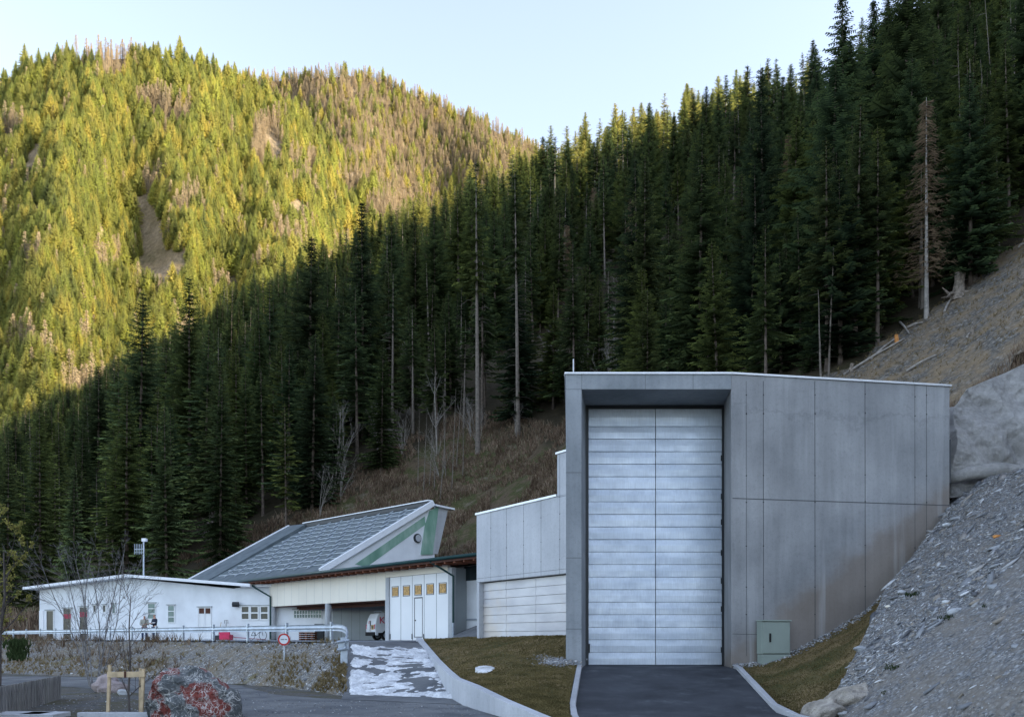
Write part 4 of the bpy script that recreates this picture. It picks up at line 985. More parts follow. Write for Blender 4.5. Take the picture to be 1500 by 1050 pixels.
d0 = (path[1]-path[0]); rt = Vector((d0.y, -d0.x, 0)); sgn = 1 if rt.dot(-GL0) > 0 else -1
vs, fs = sweep(path, [(a*sgn, b) for a, b in prof], -1)
beam = MB().add(vs, fs).build('rail_beam', M['zinc'], gr, smooth=True); sm = beam.modifiers.new('solid', 'SOLIDIFY'); sm.thickness = .008
nrmv = Vector((-.717, -.697, 0))
L = 0
while L < 72:
    q = GL0+GLd*L; m = MB(); m.box(-.06, .06, -.055, .055, 0, 1); 
    a = math.atan2(GLd.y, GLd.x); ob = m.build('post', M['zinc'], None)
    ob.parent = gr; ob.scale = (1, 1, 1.35); ob.rotation_euler.z = a; ob.location = Vector((q.x, q.y, 1.35))+Vector((.05, .05, 0))-Vector(gr.location); L += 3.93
m = MB(); q = G(503.5, 34.1, 0); m.box(q.x-.14, q.x+.14, q.y+.03, q.y+.12, .3, 2.0); m.build('post', M['zinc'], gr, bevel=.01)
m = MB()
for z in (1.84, 1.53): m.tube([(q.x-.24, q.y-.04, z-.03), (q.x+.22, q.y-.04, z+.04)], .06, 8)
m.box(q.x-.22, q.x+.2, q.y-.03, q.y+.02, 1.5, 1.88); m.build('end_plate', M['zinc'], gr)

# ------------------------------------------------------------------ road sign
sg = P(416, 985, 38.3); sgn_ = empty('road_sign', (sg.x, sg.y, sg.z-.1), 'round no-entry-for-vehicles sign with red rim on a thin post', 'road sign')
cz = EYE+(HZ-936)/F*38.3
m = MB(); m.tube([(sg.x, sg.y+.05, sg.z-.3), (sg.x, sg.y+.05, cz+.35)], .035, 8); m.build('post', M['zinc'], sgn_)
m = MB(); m.tube([(sg.x, sg.y, cz), (sg.x, sg.y-.02, cz)], .20, 28); m.build('sign_face', M['sign_white'], sgn_)
m = MB()
for k in range(36):
    a0, a1 = 2*PI*k/36, 2*PI*(k+1)/36; P4 = [(r_*math.cos(a), r_*math.sin(a)) for a in (a0, a1) for r_ in (.20, .27)]
    m.add([(sg.x+x, sg.y-.028, cz+z) for x, z in P4]+[(sg.x+x, sg.y+.0, cz+z) for x, z in P4], [(0,1,3,2), (4,6,7,5), (1,5,7,3), (0,2,6,4)])
m.build('red_rim', M['sign_red'], sgn_)
m = MB()
for k in range(9):
    if k == 5: continue
    m.box(sg.x-.14+k*.032, sg.x-.14+k*.032+.02, sg.y-.03, sg.y-.022, cz-.02, cz+.02)
m.build('lettering', M['joint'], sgn_)

# ------------------------------------------------------------------ van
van = empty('parked_van', G(543, 56.6, TZ+.004), 'white van with magenta lettering parked in the carport, seen from behind', 'van', rz=math.radians(30))
def vb(mb, name, mat, parent=None, **k): return local_build(mb, name, M[mat], parent or van, **k)
prof_v = [(-.0, .32), (-.02, .9), (.08, 1.45), (.25, 1.78), (.6, 1.83), (2.4, 1.80), (3.0, 1.62), (3.55, 1.12), (4.2, .98), (4.35, .6), (4.33, .32)]
m = MB(); n = len(prof_v); vs = []
for y, ins in ((-.86, 0), (-.83, 1), (.83, 1), (.86, 0)):
    pass
for y in (-.86, .86):
    for x, z in prof_v:
        t = max(0, (z-.95)/.9)*.10; vs.append((x, y-(t if y > 0 else -t), z))
m.add(vs, [tuple(range(n)), tuple(range(n, 2*n))[::-1]]+[(i, (i+1) % n, n+(i+1) % n, n+i) for i in range(n)])
vb(m, 'body', 'van', bevel=.07)
m = MB(); m.box(-.09, .05, -.8, .8, .3, .55); vb(m, 'rear_bumper', 'rubber', bevel=.03)
m = MB(); m.box(.2, 4.1, -.885, -.80, .3, .5); vb(m, 'side_skirt', 'rubber', bevel=.02)
for x in (.75, 3.45):
    for y in (-.78, .78):
        w_ = MB(); w_.tube([(x, y-.1, .32), (x, y+.1, .32)], .32, 20); wo = vb(w_, 'wheel', 'rubber')
        r_ = MB(); r_.tube([(x, y-.11, .32), (x, y+.11, .32)], .19, 14); vb(r_, 'rim', 'zinc', wo)
for y in (-.80, .72):
    m = MB(); m.box(-.035, .05, y, y+.08, .75, 1.05); vb(m, 'tail_light', 'pink')
m = MB(); m.box(-.035, .0, -.25, .27, .62, .74); vb(m, 'number_plate', 'paper')
m = MB(); m.box(-.06, -.0, -.01, .0, .6, 1.3); vb(m, 'door_seam', 'joint')
for x in (.5, 1.6, 2.3):
    m = MB(); m.tube([(x, -.7, 1.93), (x, .7, 1.93)], .03, 6); m.box(x-.03, x+.03, -.7, -.65, 1.78, 1.93); m.box(x-.03, x+.03, .65, .7, 1.78, 1.93); vb(m, 'roof_bar', 'zinc')
m = MB(); m.box(-.045, -.012, -.62, -.18, .72, 1.02); vb(m, 'sticker', 'board'); m = MB(); m.box(-.05, -.046, -.5, -.28, .78, .95); vb(m, 'sticker_symbol', 'green_dark')
def text(name, body, size, loc, rot, mat, parent):
    cu = bpy.data.curves.new(name, 'FONT'); cu.body = body; cu.size = size; cu.extrude = .004; cu.align_x = 'CENTER'; cu.materials.append(mat)
    t_ = bpy.data.objects.new(name, cu); COL.objects.link(t_); bpy.context.view_layer.update()
    me = bpy.data.meshes.new_from_object(t_.evaluated_get(bpy.context.evaluated_depsgraph_get())); bpy.data.objects.remove(t_)
    if not me.materials: me.materials.append(mat)
    o = bpy.data.objects.new(name, me); link(o, parent); o.location = loc; o.rotation_euler = rot; return o
text('lettering', 'K6', .62, (.62, -.872, 1.12), (PI/2, 0, 0), M['pink'], van)
m = MB(); m.tube([(1.15, -.87, 1.32), (1.15, -.885, 1.32)], .2, 18); vb(m, 'round_emblem', 'pink')
text('lettering', 'K', .3, (-.045, .2, 1.1), (PI/2-.12, 0, -PI/2), M['pink'], van)

# ------------------------------------------------------------------ bicycle, boards, tools, pallets
bq = af.p(af.U(389), 1.0, TZ+.005); bike = empty('bicycle', bq, 'dark bicycle leaning by the carport column', 'bicycle', rz=math.atan2(af.u.y, af.u.x))
for x in (-.52, .52):
    m = MB(); k = 22
    ring = [(x+.33*math.cos(2*PI*i/k), 0, .34+.33*math.sin(2*PI*i/k)) for i in range(k+1)]; m.tube(ring, .02, 5, cap=False); w_ = local_build(m, 'wheel', M['rubber'], bike)
    m = MB()
    for i in range(10): a = 2*PI*i/10; m.tube([(x, 0, .34), (x+.32*math.cos(a), 0, .34+.32*math.sin(a))], .003, 3)
    local_build(m, 'spokes', M['zinc'], w_)
m = MB()
for a, b in (((-.52, .34), (-.12, .32)), ((-.12, .32), (-.25, .82)), ((-.25, .78), (-.52, .34)), ((-.22, .72), (.36, .78)), ((-.12, .32), (.38, .68)), ((.34, .92), (.52, .34))): m.tube([(a[0], 0, a[1]), (b[0], 0, b[1])], .02, 6)
local_build(m, 'frame', M['dark_metal'], bike)
m = MB(); m.tube([(.34, -.25, .98), (.34, .25, .98)], .016, 6); m.tube([(.34, 0, .9), (.34, 0, .98)], .02, 6); local_build(m, 'handlebar', M['dark_metal'], bike)
m = MB(); m.box(-.40, -.15, -.06, .06, .86, .91); local_build(m, 'saddle', M['rubber'], bike, bevel=.02)

def leaning(px, h, name, mat, label, cat, head=None, tilt=.2):
    q = hf.p(hf.U(px, .6), .6, TZ+.005); t = empty(name, q, label, cat)
    m = MB(); m.tube([(0, 0, 0), (tilt, .35, h)], .022, 6); local_build(m, 'handle', M[mat], t)
    m = MB()
    if head == 'blade': m.hexa([Vector(v) for v in ((-.2, -.03, 0), (.2, -.03, 0), (.2, .02, 0), (-.2, .02, 0))], [Vector(v) for v in ((-.17, .05, .35), (.23, .05, .35), (.23, .08, .35), (-.17, .08, .35))])
    else: m.tube([(tilt-.13, .36, h-.25), (tilt-.13, .36, h), (tilt+.13, .36, h), (tilt+.13, .36, h-.25)], .02, 6)
    local_build(m, 'blade' if head == 'blade' else 'grip', M['dark_metal'], t)
leaning(318, 1.35, 'shovel', 'stake', 'long handled shovel leaning on the white wall', 'shovel', 'blade')
leaning(331, 1.5, 'snow_pusher', 'dark_metal', 'snow pusher with a looped grip leaning on the white wall', 'tool', 'loop', -.1)
q = hf.p(hf.U(330, 1.0), 1.0, TZ); m = MB(); m.hexa([q+Vector(v) for v in ((-.45, 0, .02), (.4, -.1, .02), (.45, 0, .02), (-.4, .06, .02))], [q+Vector(v) for v in ((-.62, .3, .95), (.18, .2, .95), (.22, .26, .95), (-.58, .36, .95))])
tag(m.build('snow_scoop', M['pink'], bevel=.02), 'magenta snow scoop leaning against the white wall', 'snow scoop')
m = MB(); q = hf.p(hf.U(342, 1.2), 1.2, TZ); m.tube([q+Vector((-.2, 0, .35)), q+Vector((.1, 0, .2)), q+Vector((2.6, -.6, .03))], .03, 6); m.box(q.x-.28, q.x-.05, q.y-.1, q.y+.1, q.z, q.z+.4)
tag(m.build('hand_cart', M['red_wine']), 'small dark red cart with a long drawbar on the ground by the white wall', 'cart')
q = af.p(af.U(463), .9, TZ+.003); pal = empty('pallet_stack', q, 'stack of brown wooden pallets by the annex wall', 'pallets', rz=math.atan2(af.u.y, af.u.x))
for k in range(4):
    m = MB(); z = k*.15
    for x in (-.5, 0, .5): m.box(x-.08, x+.08, -.4, .4, z, z+.09)
    for y in (-.36, -.12, .12, .36): m.box(-.6, .6, y-.05, y+.05, z+.092, z+.12)
    local_build(m, 'pallet', M['wood_brown'], pal)
q = af.p(af.U(474), .5, TZ+.003); m = MB(); m.box(q.x-.3, q.x+.3, q.y-.25, q.y+.25, q.z, q.z+1.1); m.box(q.x-.33, q.x+.33, q.y-.28, q.y+.28, q.z+1.103, q.z+1.17)
tag(m.build('waste_bin', M['dark_metal'], bevel=.03), 'dark waste bin next to the stacked pallets', 'bin')

# ------------------------------------------------------------------ fence, slabs, boulder, staked tree frame
fa, fb = Vector((gx(87, 29.5), 29.5, 0)), Vector((gx(-60, 19.6), 19.6, 0)); fl = (fb-fa).length; fd = (fb-fa).normalized()
fence = empty('board_fence', fa, 'weathered grey vertical board fence at the left edge', 'fence')
m = MB(); w = .14; k = 0; r_ = random.Random(3)
while k*w < fl:
    a = fa+fd*(k*w+.004); b = fa+fd*((k+1)*w-.004); n_ = Vector((-fd.y, fd.x, 0))*(.05 if k % 2 else .0)
    h = .80+r_.uniform(-.012, .012)+.02*k*w/fl; th = Vector((-fd.y, fd.x, 0))*.024
    m.hexa([a+n_, b+n_, b+n_+th, a+n_+th], [v+Vector((0, 0, h)) for v in (a+n_, b+n_, b+n_+th, a+n_+th)]); k += 1
m2 = [(v[0], v[1], v[2]-.12) for v in m.v]; m.v = m2; m.build('boards', M['fence'], fence)
for z in (.12, .5):
    m = MB(); o_ = Vector((fd.y, -fd.x, 0))*.03; m.bar(fa+o_+Vector((0, 0, z)), fb+o_+Vector((0, 0, z)), .04, .08); m.build('rail', M['fence'], fence)

for (px, d, sx, sy, lab) in ((30, 22.6, 1.5, .9, 'pale concrete paving slab at the lower left beside the fence'), (63, 22.5, 1.0, .9, 'second pale paving slab, right of the larger one near the fence'), (168, 22.7, 1.9, .22, 'thin white kerb slab between the stakes and the red boulder')):
    q = G(px, d, -.12); m = MB(); m.box(q.x-sx/2, q.x+sx/2, q.y-sy/2, q.y+sy/2, q.z, q.z+.13); tag(m.build('paving_slab', M['concrete_light'], bevel=.015), lab, 'slab')

def profile_rock():
    pts = [(193, 1060), (199, 1015), (209, 998), (222, 988), (238, 980), (252, 977), (270, 979), (290, 992), (312, 1003), (330, 1016), (337, 1033), (346, 1060)]
    d = 21.6; bm = bmesh.new(); bmesh.ops.create_icosphere(bm, subdivisions=6, radius=1)
    cx_ = gx(270, d); zs = lambda z: z
    px_ = [gx(p[0], d) for p in pts]; pz_ = [EYE+(HZ-p[1])/F*d for p in pts]
    for v in bm.verts:
        p = v.co.copy(); x = cx_+p.x*(1.16); zt_ = float(np.interp(x, px_, pz_)); zt_ = max(zt_, -.4)
        f_ = math.sqrt(max(0, 1-p.x**2)); e = p.z
        z = -.35+(zt_+.35)*min(1, e/max(f_, .06))**.5 if e > 0 else -.35
        y = p.y*1.0*(.6+.4*f_)
        nz = float(fbm(x*2+3, z*2.3+y, 4)); rd = math.floor(nz*5)/5; v.co = (x+nz*.10+rd*.05, d+.9+y+nz*.34+rd*.15, z+float(fbm(x*3, y*3, 4))*.15)
    me = bpy.data.meshes.new('veined_boulder'); bm.to_mesh(me); bm.free(); me.materials.append(M['marble'])
    for p in me.polygons: p.use_smooth = False
    o = bpy.data.objects.new('veined_boulder', me); link(o); tag(o, 'large grey and red boulder with white veins in the foreground', 'boulder')
profile_rock()
q = G(158, 33, -.1); boulder('rock', q+Vector((0, 0, .15)), .55, plain('pinkish_rock', (.33,.28,.28), .9, 0, .35, 3, .8, .05), 'pinkish grey rock below the bare birch clump', 77, (1.15, .7, .75), rough=.4)
q = G(181, 31.5, -.1); boulder('rock', q+Vector((0, 0, .05)), .2, M['concrete_old'], 'small dark rock beside the pinkish rock', 78, (1.2, .8, .7))

st = empty('tree_stake_frame', G(184, 23.2, -.12), 'fresh timber stake frame with a crossbar holding a young tree', 'tree stakes')
for px, py in ((159.5, 973), (209, 979)):
    m = MB(); q = G(px, 22.8, -.15); m.bar(q+Vector((-.03, 0, 0)), P(px+1.5, py, 22.8), .075, .075); m.build('stake', M['stake'], st, bevel=.008)
m = MB(); q = G(205.5, 23.6, -.15); m.bar(q, P(206, 978, 23.6), .07, .07); m.build('stake', M['stake'], st, bevel=.008)
m = MB(); m.bar(P(157, 987.5, 22.73), P(212, 987, 22.73), .03, .15); m.build('crossbar', M['stake'], st, bevel=.006)
m = MB(); m.bar(P(183.2, 983, 22.7), P(183.2, 992, 22.7), .05, .02); m.tube([P(183.4, 989, 22.7), P(186, 989, 23.0), P(190, 989, 23.2)], .02, 5); m.build('strap', M['wood_dark'], st)

q = G(710, 29.6, 0); q.z = EYE+(HZ-979)/F*29.6
m = MB(); kk = 14; pts = []
for i in range(kk): a = 2*PI*i/kk; pts.append(q+Vector((.33*math.cos(a)*(1+.12*math.sin(3*a)), .42*math.sin(a), -.03+.10*math.sin(a)-.03)))
m.hexa([p-Vector((0, 0, .12)) for p in pts], [p+Vector((0, 0, .06)) for p in pts]); tag(m.build('snow_patch', M['snow']), 'small leftover patch of white snow on the lawn', 'snow patch')

# ------------------------------------------------------------------ people
def skin_obj(name, joints, edges, mat, parent, sub=2):
    me = bpy.data.meshes.new(name); me.from_pydata([j[0] for j in joints], edges, []); me.update()
    o = bpy.data.objects.new(name, me); link(o, parent); me.materials.append(mat)
    m_ = o.modifiers.new('skin', 'SKIN'); m_.use_smooth_shade = True
    if not me.skin_vertices: me.attributes.new
    bm = bmesh.new(); bm.from_mesh(me); lay = bm.verts.layers.skin.verify(); bm.verts.ensure_lookup_table()
    for i, v in enumerate(bm.verts):
        r_ = joints[i][1]; r_ = r_ if isinstance(r_, tuple) else (r_, r_); v[lay].radius = r_; v[lay].use_root = (i == 0)
    bm.to_mesh(me); bm.free(); s_ = o.modifiers.new('sub', 'SUBSURF'); s_.levels = sub; s_.render_levels = sub; return o
def person(loc, rz, label, jacket, trousers, hair, hands, h=1.72, vest=None):
    t = empty('person', loc, label, 'person', rz=rz); k = h/1.75
    J = lambda x, y, z: (x*k, y*k, z*k)
    (lx, ly, lz), (rx, ry, rz_) = hands
    el = (-.27, -.06, 1.10); er = (.27, -.06, 1.10)
    js = [(J(0, 0, .95), (.13, .10)), (J(0, 0, 1.15), (.13, .10)), (J(0, 0, 1.38), (.16, .10)), (J(0, 0, 1.50), .06), (J(0, -.01, 1.58), .065), (J(0, -.02, 1.66), (.078, .09)), (J(0, -.01, 1.73), .05),
          (J(-.19, 0, 1.42), .055), (J(*el), .045), (J(lx, ly, lz), .03), (J(.19, 0, 1.42), .055), (J(*er), .045), (J(rx, ry, rz_), .03),
          (J(-.10, 0, .88), .09), (J(-.12, -.02, .5), .06), (J(-.12, .02, .1), .045), (J(-.13, -.14, .04), .04), (J(.10, 0, .88), .09), (J(.12, -.02, .5), .06), (J(.13, .02, .1), .045), (J(.14, -.14, .04), .04), (J(0, -.115, 1.655), .016)]
    es = [(0,1), (1,2), (2,3), (3,4), (4,5), (5,6), (2,7), (7,8), (8,9), (2,10), (10,11), (11,12), (0,13), (13,14), (14,15), (15,16), (0,17), (17,18), (18,19), (19,20), (5,21)]
    for hi, (hx, hy, hz, sx) in ((9, (lx, ly, lz, 1)), (12, (rx, ry, rz_, -1))):
        pi_ = len(js); js.append((J(hx+.03*sx, hy-.05, hz), (.036, .018))); es.append((hi, pi_))
        for f_ in range(4):
            a = len(js); js.append((J(hx+.05*sx, hy-.085, hz+.03-.02*f_), .009)); js.append((J(hx+.075*sx, hy-.095+.004*f_, hz+.028-.02*f_), .008)); es += [(pi_, a), (a, a+1)]
        a = len(js); js.append((J(hx+.01*sx, hy-.08, hz+.045), .010)); es.append((pi_, a))
    skin_obj('body', js, es, M['skin'], t)
    jk = [(J(0, 0, .88), (.17, .135)), (J(0, 0, 1.12), (.165, .135)), (J(0, 0, 1.36), (.19, .13)), (J(0, 0, 1.47), (.11, .09)), (J(-.2, 0, 1.41), .085), (J(*el), .07), (J(lx*1.05, ly+.03, lz), .05), (J(.2, 0, 1.41), .085), (J(*er), .07), (J(rx*1.05, ry+.03, rz_), .05)]
    skin_obj('jacket', jk, [(0,1), (1,2), (2,3), (2,4), (4,5), (5,6), (2,7), (7,8), (8,9)], jacket, t)
    if vest:
        skin_obj('sleeves', [(J(-.2, 0, 1.415), .088), (J(*el), .075), (J(lx*1.05, ly+.03, lz), .052)], [(0,1), (1,2)], vest, t); skin_obj('sleeves', [(J(.2, 0, 1.415), .088), (J(*er), .075), (J(rx*1.05, ry+.03, rz_), .052)], [(0,1), (1,2)], vest, t)
        skin_obj('collar', [(J(0, .02, 1.44), (.13, .11)), (J(0, .01, 1.52), (.09, .085))], [(0,1)], M['navy'], t)
    skin_obj('trousers', [(J(0, 0, .92), (.15, .12)), (J(-.1, 0, .84), .105), (J(-.12, -.02, .5), .082), (J(-.12, .02, .09), .07), (J(.1, 0, .84), .105), (J(.12, -.02, .5), .082), (J(.13, .02, .09), .07)], [(0,1), (1,2), (2,3), (0,4), (4,5), (5,6)], trousers, t)
    for sx in (-1, 1): skin_obj('shoe', [(J(.125*sx, .05, .05), .05), (J(.13*sx, -.16, .04), .045)], [(0,1)], M['rubber'], t)
    skin_obj('hair', [(J(0, .03, 1.66), (.088, .085)), (J(0, .0, 1.72), (.08, .085))], [(0,1)], hair, t)
    for sx in (-1, 1):
        m = MB(); m.tube([J(.03*sx, -.107, 1.665), J(.03*sx, -.115, 1.665)], .009, 6); local_build(m, 'eye', M['rubber'], t)
    m = MB(); m.tube([J(-.022, -.1, 1.605), J(.022, -.1, 1.605)], .006, 5); local_build(m, 'mouth', M['red_wine'], t)
    return t
pa = guard_at(211); pd = 57.2
person(G(211.5, pd, TZ), .55, 'person in a beige jacket with dark collar and jeans behind the guard rail', M['beige'], M['jeans'], M['hair_grey'], ((-.06, -.28, 1.1), (.1, -.27, 1.16)), 1.66, None)
person(G(226.5, pd-.3, TZ), -.7, 'person in a dark navy jacket looking down at papers held in both hands', M['navy'], M['jeans'], M['hair'], ((-.07, -.28, 1.15), (.07, -.28, 1.15)), 1.72)
q = G(225.2, pd-.6, TZ+1.14); m = MB(); m.hexa([q+Vector(v) for v in ((-.14, -.06, 0), (.08, -.1, 0), (.1, .06, .05), (-.1, .1, .05))], [q+Vector(v) for v in ((-.14, -.06, .01), (.08, -.1, .01), (.1, .06, .06), (-.1, .1, .06))])
tag(m.build('paper_sheet', M['paper']), 'white sheet of paper held by the person in the navy jacket', 'paper')
# ------------------------------------------------------------------ tree prototypes
def tube_np(pts, rad, n=5):
    pts = np.asarray(pts, float); k = len(pts); V = []; Fq = []
    d = np.gradient(pts, axis=0); d /= np.linalg.norm(d, axis=1, keepdims=True)+1e-9
    up = np.where(np.abs(d[:, 2:3]) < .9, [[0, 0, 1]], [[1, 0, 0]]); r = np.cross(d, up); r /= np.linalg.norm(r, axis=1, keepdims=True)+1e-9; u = np.cross(d, r)
    for i in range(k):
        for j in range(n):
            a = 2*PI*j/n; V.append(pts[i]+(r[i]*math.cos(a)+u[i]*math.sin(a))*rad[i])
    for i in range(k-1):
        for j in range(n): Fq.append((i*n+j, i*n+(j+1) % n, (i+1)*n+(j+1) % n, (i+1)*n+j))
    return np.array(V), np.array(Fq)
class NP:
    def __init__(s): s.V = []; s.F = []; s.n = 0
    def add(s, V, Fq): s.V.append(V); s.F.append(np.asarray(Fq)+s.n); s.n += len(V)
    def mesh(s, name, mat, smooth=False, tip=None):
        V = np.concatenate(s.V); Fq = np.concatenate(s.F)
        me = bpy.data.meshes.new(name); me.vertices.add(len(V)); me.vertices.foreach_set('co', V.astype(np.float32).ravel())
        me.loops.add(len(Fq)*4); me.loops.foreach_set('vertex_index', Fq.astype(np.int32).ravel()); me.polygons.add(len(Fq))
        me.polygons.foreach_set('loop_start', np.arange(len(Fq), dtype=np.int32)*4)
        if smooth: me.polygons.foreach_set('use_smooth', np.ones(len(Fq), dtype=bool))
        me.update(calc_edges=True); me.materials.append(mat)
        if tip is not None: me.attributes.new('tip', 'FLOAT', 'POINT').data.foreach_set('value', tip.astype(np.float32))
        return me

def spruce_meshes(seed, H=24, base=.12, R=3.0, dens=1.0, needles='needles', thin=0, droop=.35):
    """crown = drooping whorled branches carrying rows of hanging twig blades"""
    r = np.random.default_rng(seed); cr = NP(); tr = NP(); dead = NP()
    zs = np.linspace(-1.5, H*.985, 10); lean = r.normal(0, .012, 2)
    V, Fq = tube_np(np.stack([zs*lean[0], zs*lean[1], zs], 1), np.interp(zs, [-1.5, 0, 1, H], [.30, .24, .21, .02])*(H/24), 7); tr.add(V, Fq)
    z = H*base; QV = []; TV = []
    while z < H*.985:
        u = (z-H*base)/(H*(1-base)); Lr = R*((1-u)**.82)*(.62+.38*min(1, u*5+.3))*(1-.25*thin*(1-u)); nb = max(3, int(r.integers(5, 8)*(1-.3*thin)))
        a0 = r.random()*2*PI
        for b in range(nb):
            if r.random() < .10+.25*thin: continue
            a = a0+2*PI*b/nb+r.normal(0, .22); L = Lr*r.uniform(.5, 1.25)+.10; ca, sa = math.cos(a), math.sin(a)
            m = max(3, int(L*4.6*dens)+2); s_ = np.linspace(.08, 1, m)
            up0 = .55*(u**1.5)-.05; px_ = s_*L; pz_ = z+L*(up0*s_-droop*(1-u*.75)*s_**1.4*(1-.45*s_**2))
            cx_ = px_*ca+z*lean[0]; cy_ = px_*sa+z*lean[1]
            tw = ((.66+.3*r.random())*(1-s_*.68)*min(1, .22+L/2.6)+.10)*(1-.35*u)
            for side in (-1, 1):
                j = r.uniform(.7, 1.3, m)
                tl = tw*j; sw_ = .75+r.uniform(-.15, .25, m)
                dx = ca*.62*tl-sa*side*tl*sw_; dy = sa*.62*tl+ca*side*tl*sw_; dz = -tl*r.uniform(.12, .75, m)*(1-u*.5)
                w = (.105+.05*r.random(m)+.02*L)*(1-.5*u)
                p0 = np.stack([cx_, cy_, pz_], 1); tip = p0+np.stack([dx, dy, dz], 1)
                wx = np.stack([ca*w, sa*w, r.uniform(-.05, .05, m)], 1)
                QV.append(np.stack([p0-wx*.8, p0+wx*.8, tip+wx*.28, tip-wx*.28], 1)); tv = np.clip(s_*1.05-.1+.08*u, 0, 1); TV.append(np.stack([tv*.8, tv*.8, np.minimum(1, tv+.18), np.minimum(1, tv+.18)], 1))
            # hanging curtain beneath the branch
            hd = tw*r.uniform(.35, .8, m)*(1-u*.6); p0 = np.stack([cx_, cy_, pz_], 1)
            w = np.stack([ca*.15*np.ones(m), sa*.15*np.ones(m), np.zeros(m)], 1)*(1-.6*u)
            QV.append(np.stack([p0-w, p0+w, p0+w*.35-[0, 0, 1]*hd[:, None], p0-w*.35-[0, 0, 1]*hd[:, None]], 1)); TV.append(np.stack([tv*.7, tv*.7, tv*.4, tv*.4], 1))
        z += (.34+.30*(1-u))*r.uniform(.75, 1.25)/dens**.5*(1+.25*thin)*(H/24)**.3
    # leader
    t_ = np.linspace(H*.9, H*1.015, 9)
    for k in range(4):
        a = k*PI/4; w = .06*(1.03-(t_-H*.9)/(H*.115)); p0 = np.stack([t_*lean[0], t_*lean[1], t_], 1); wv = np.stack([np.cos(a)*w, np.sin(a)*w, 0*w], 1)
        QV.append(np.stack([p0[:-1]-wv[:-1]*1.3, p0[:-1]+wv[:-1]*1.3, p0[1:]+wv[1:]*.3, p0[1:]-wv[1:]*.3], 1)); TV.append(np.full((8, 4), .8))
    Q = np.concatenate(QV); n = len(Q); cr.add(Q.reshape(-1, 3), np.arange(n*4).reshape(n, 4))
    # dead snags below the crown
    zz = .06*H
    while zz < H*(base+.12):
        a = r.random()*2*PI; L = r.uniform(.4, 1.6); p = np.array([[0, 0, zz], [L*.6*math.cos(a), L*.6*math.sin(a), zz-.08*L], [L*math.cos(a), L*math.sin(a), zz-.35*L]])
        V, Fq = tube_np(p, [.022, .014, .004], 3); tr.add(V, Fq); zz += r.uniform(.12, .4)
    return cr.mesh('crown', M[needles], tip=np.concatenate(TV).ravel()), tr.mesh('trunk', M['bark_spruce'], True)

def bare_mesh(seed, H=8, stems=1, spread=.25, r0=.07, levels=4, twigs=1.0, mat='bark_pale', leaf=None, upright=.5, nb=(4, 7), whorl=False, lean=0):
    r = np.random.default_rng(seed); nn = NP(); tips = []
    def grow(p, d, L, rad, lv):
        k = 5; pts = [p]; dd_ = d/np.linalg.norm(d)
        for i in range(k-1):
            dd_ = dd_+r.normal(0, .09, 3)+np.array([0, 0, .05*upright]); dd_ /= np.linalg.norm(dd_); pts.append(pts[-1]+dd_*L/(k-1))
        pts = np.array(pts); V, Fq = tube_np(pts, np.linspace(rad, max(.0035, rad*.32), k), 5 if lv == 0 else 3); nn.add(V, Fq)
        if lv >= levels: tips.extend(pts[1:]); return
        n = int(r.integers(*nb)*(1.4 if lv == 0 else 1)*twigs)
        for i in range(n):
            t = r.uniform(.22 if lv == 0 else .1, .98); j = min(int(t*(k-1)), k-2); q = pts[j]+(pts[j+1]-pts[j])*(t*(k-1)-j)
            a = r.random()*2*PI; ang = r.uniform(.35, .95); ax = pts[j+1]-pts[j]; ax /= np.linalg.norm(ax)
            b1 = np.cross(ax, [.3, .2, 1 if abs(ax[2]) < .9 else 0]); b1 /= np.linalg.norm(b1); b2 = np.cross(ax, b1)
            nd = ax*math.cos(ang)+(b1*math.cos(a)+b2*math.sin(a))*math.sin(ang); nd[2] += .18*upright
            grow(q, nd, L*r.uniform(.28, .5)*(1.15-t*.5), max(.004, rad*(1-.6*t)*.5), lv+1)
    for s_ in range(stems):
        a = r.random()*2*PI; sp = spread*r.uniform(.3, 1) if stems > 1 else spread*.3
        grow(np.array([.12*math.cos(a)*min(1, stems-1), .12*math.sin(a)*min(1, stems-1), -.3]), np.array([math.cos(a)*sp+lean, math.sin(a)*sp, 1.0]), H*r.uniform(.75, 1.0) if stems > 1 else H, r0*r.uniform(.7, 1), 0)
    me = nn.mesh('branches', M[mat], True); lm = None
    if leaf:
        T = np.array(tips); m = len(T); r2 = np.random.default_rng(seed+1); T = T+r2.normal(0, .03, T.shape)
        a = r2.normal(0, 1, (m, 3)); a /= np.linalg.norm(a, axis=1, keepdims=True); b = np.cross(a, r2.normal(0, 1, (m, 3))); b /= np.linalg.norm(b, axis=1, keepdims=True)
        s_ = r2.uniform(.012, .028, (m, 1)); Q = np.stack([T-a*s_*1.6, T+b*s_, T+a*s_*1.6, T-b*s_], 1); L2 = NP(); L2.add(Q.reshape(-1, 3), np.arange(m*4).reshape(m, 4)); lm = L2.mesh('leaves', M[leaf])
    return me, lm
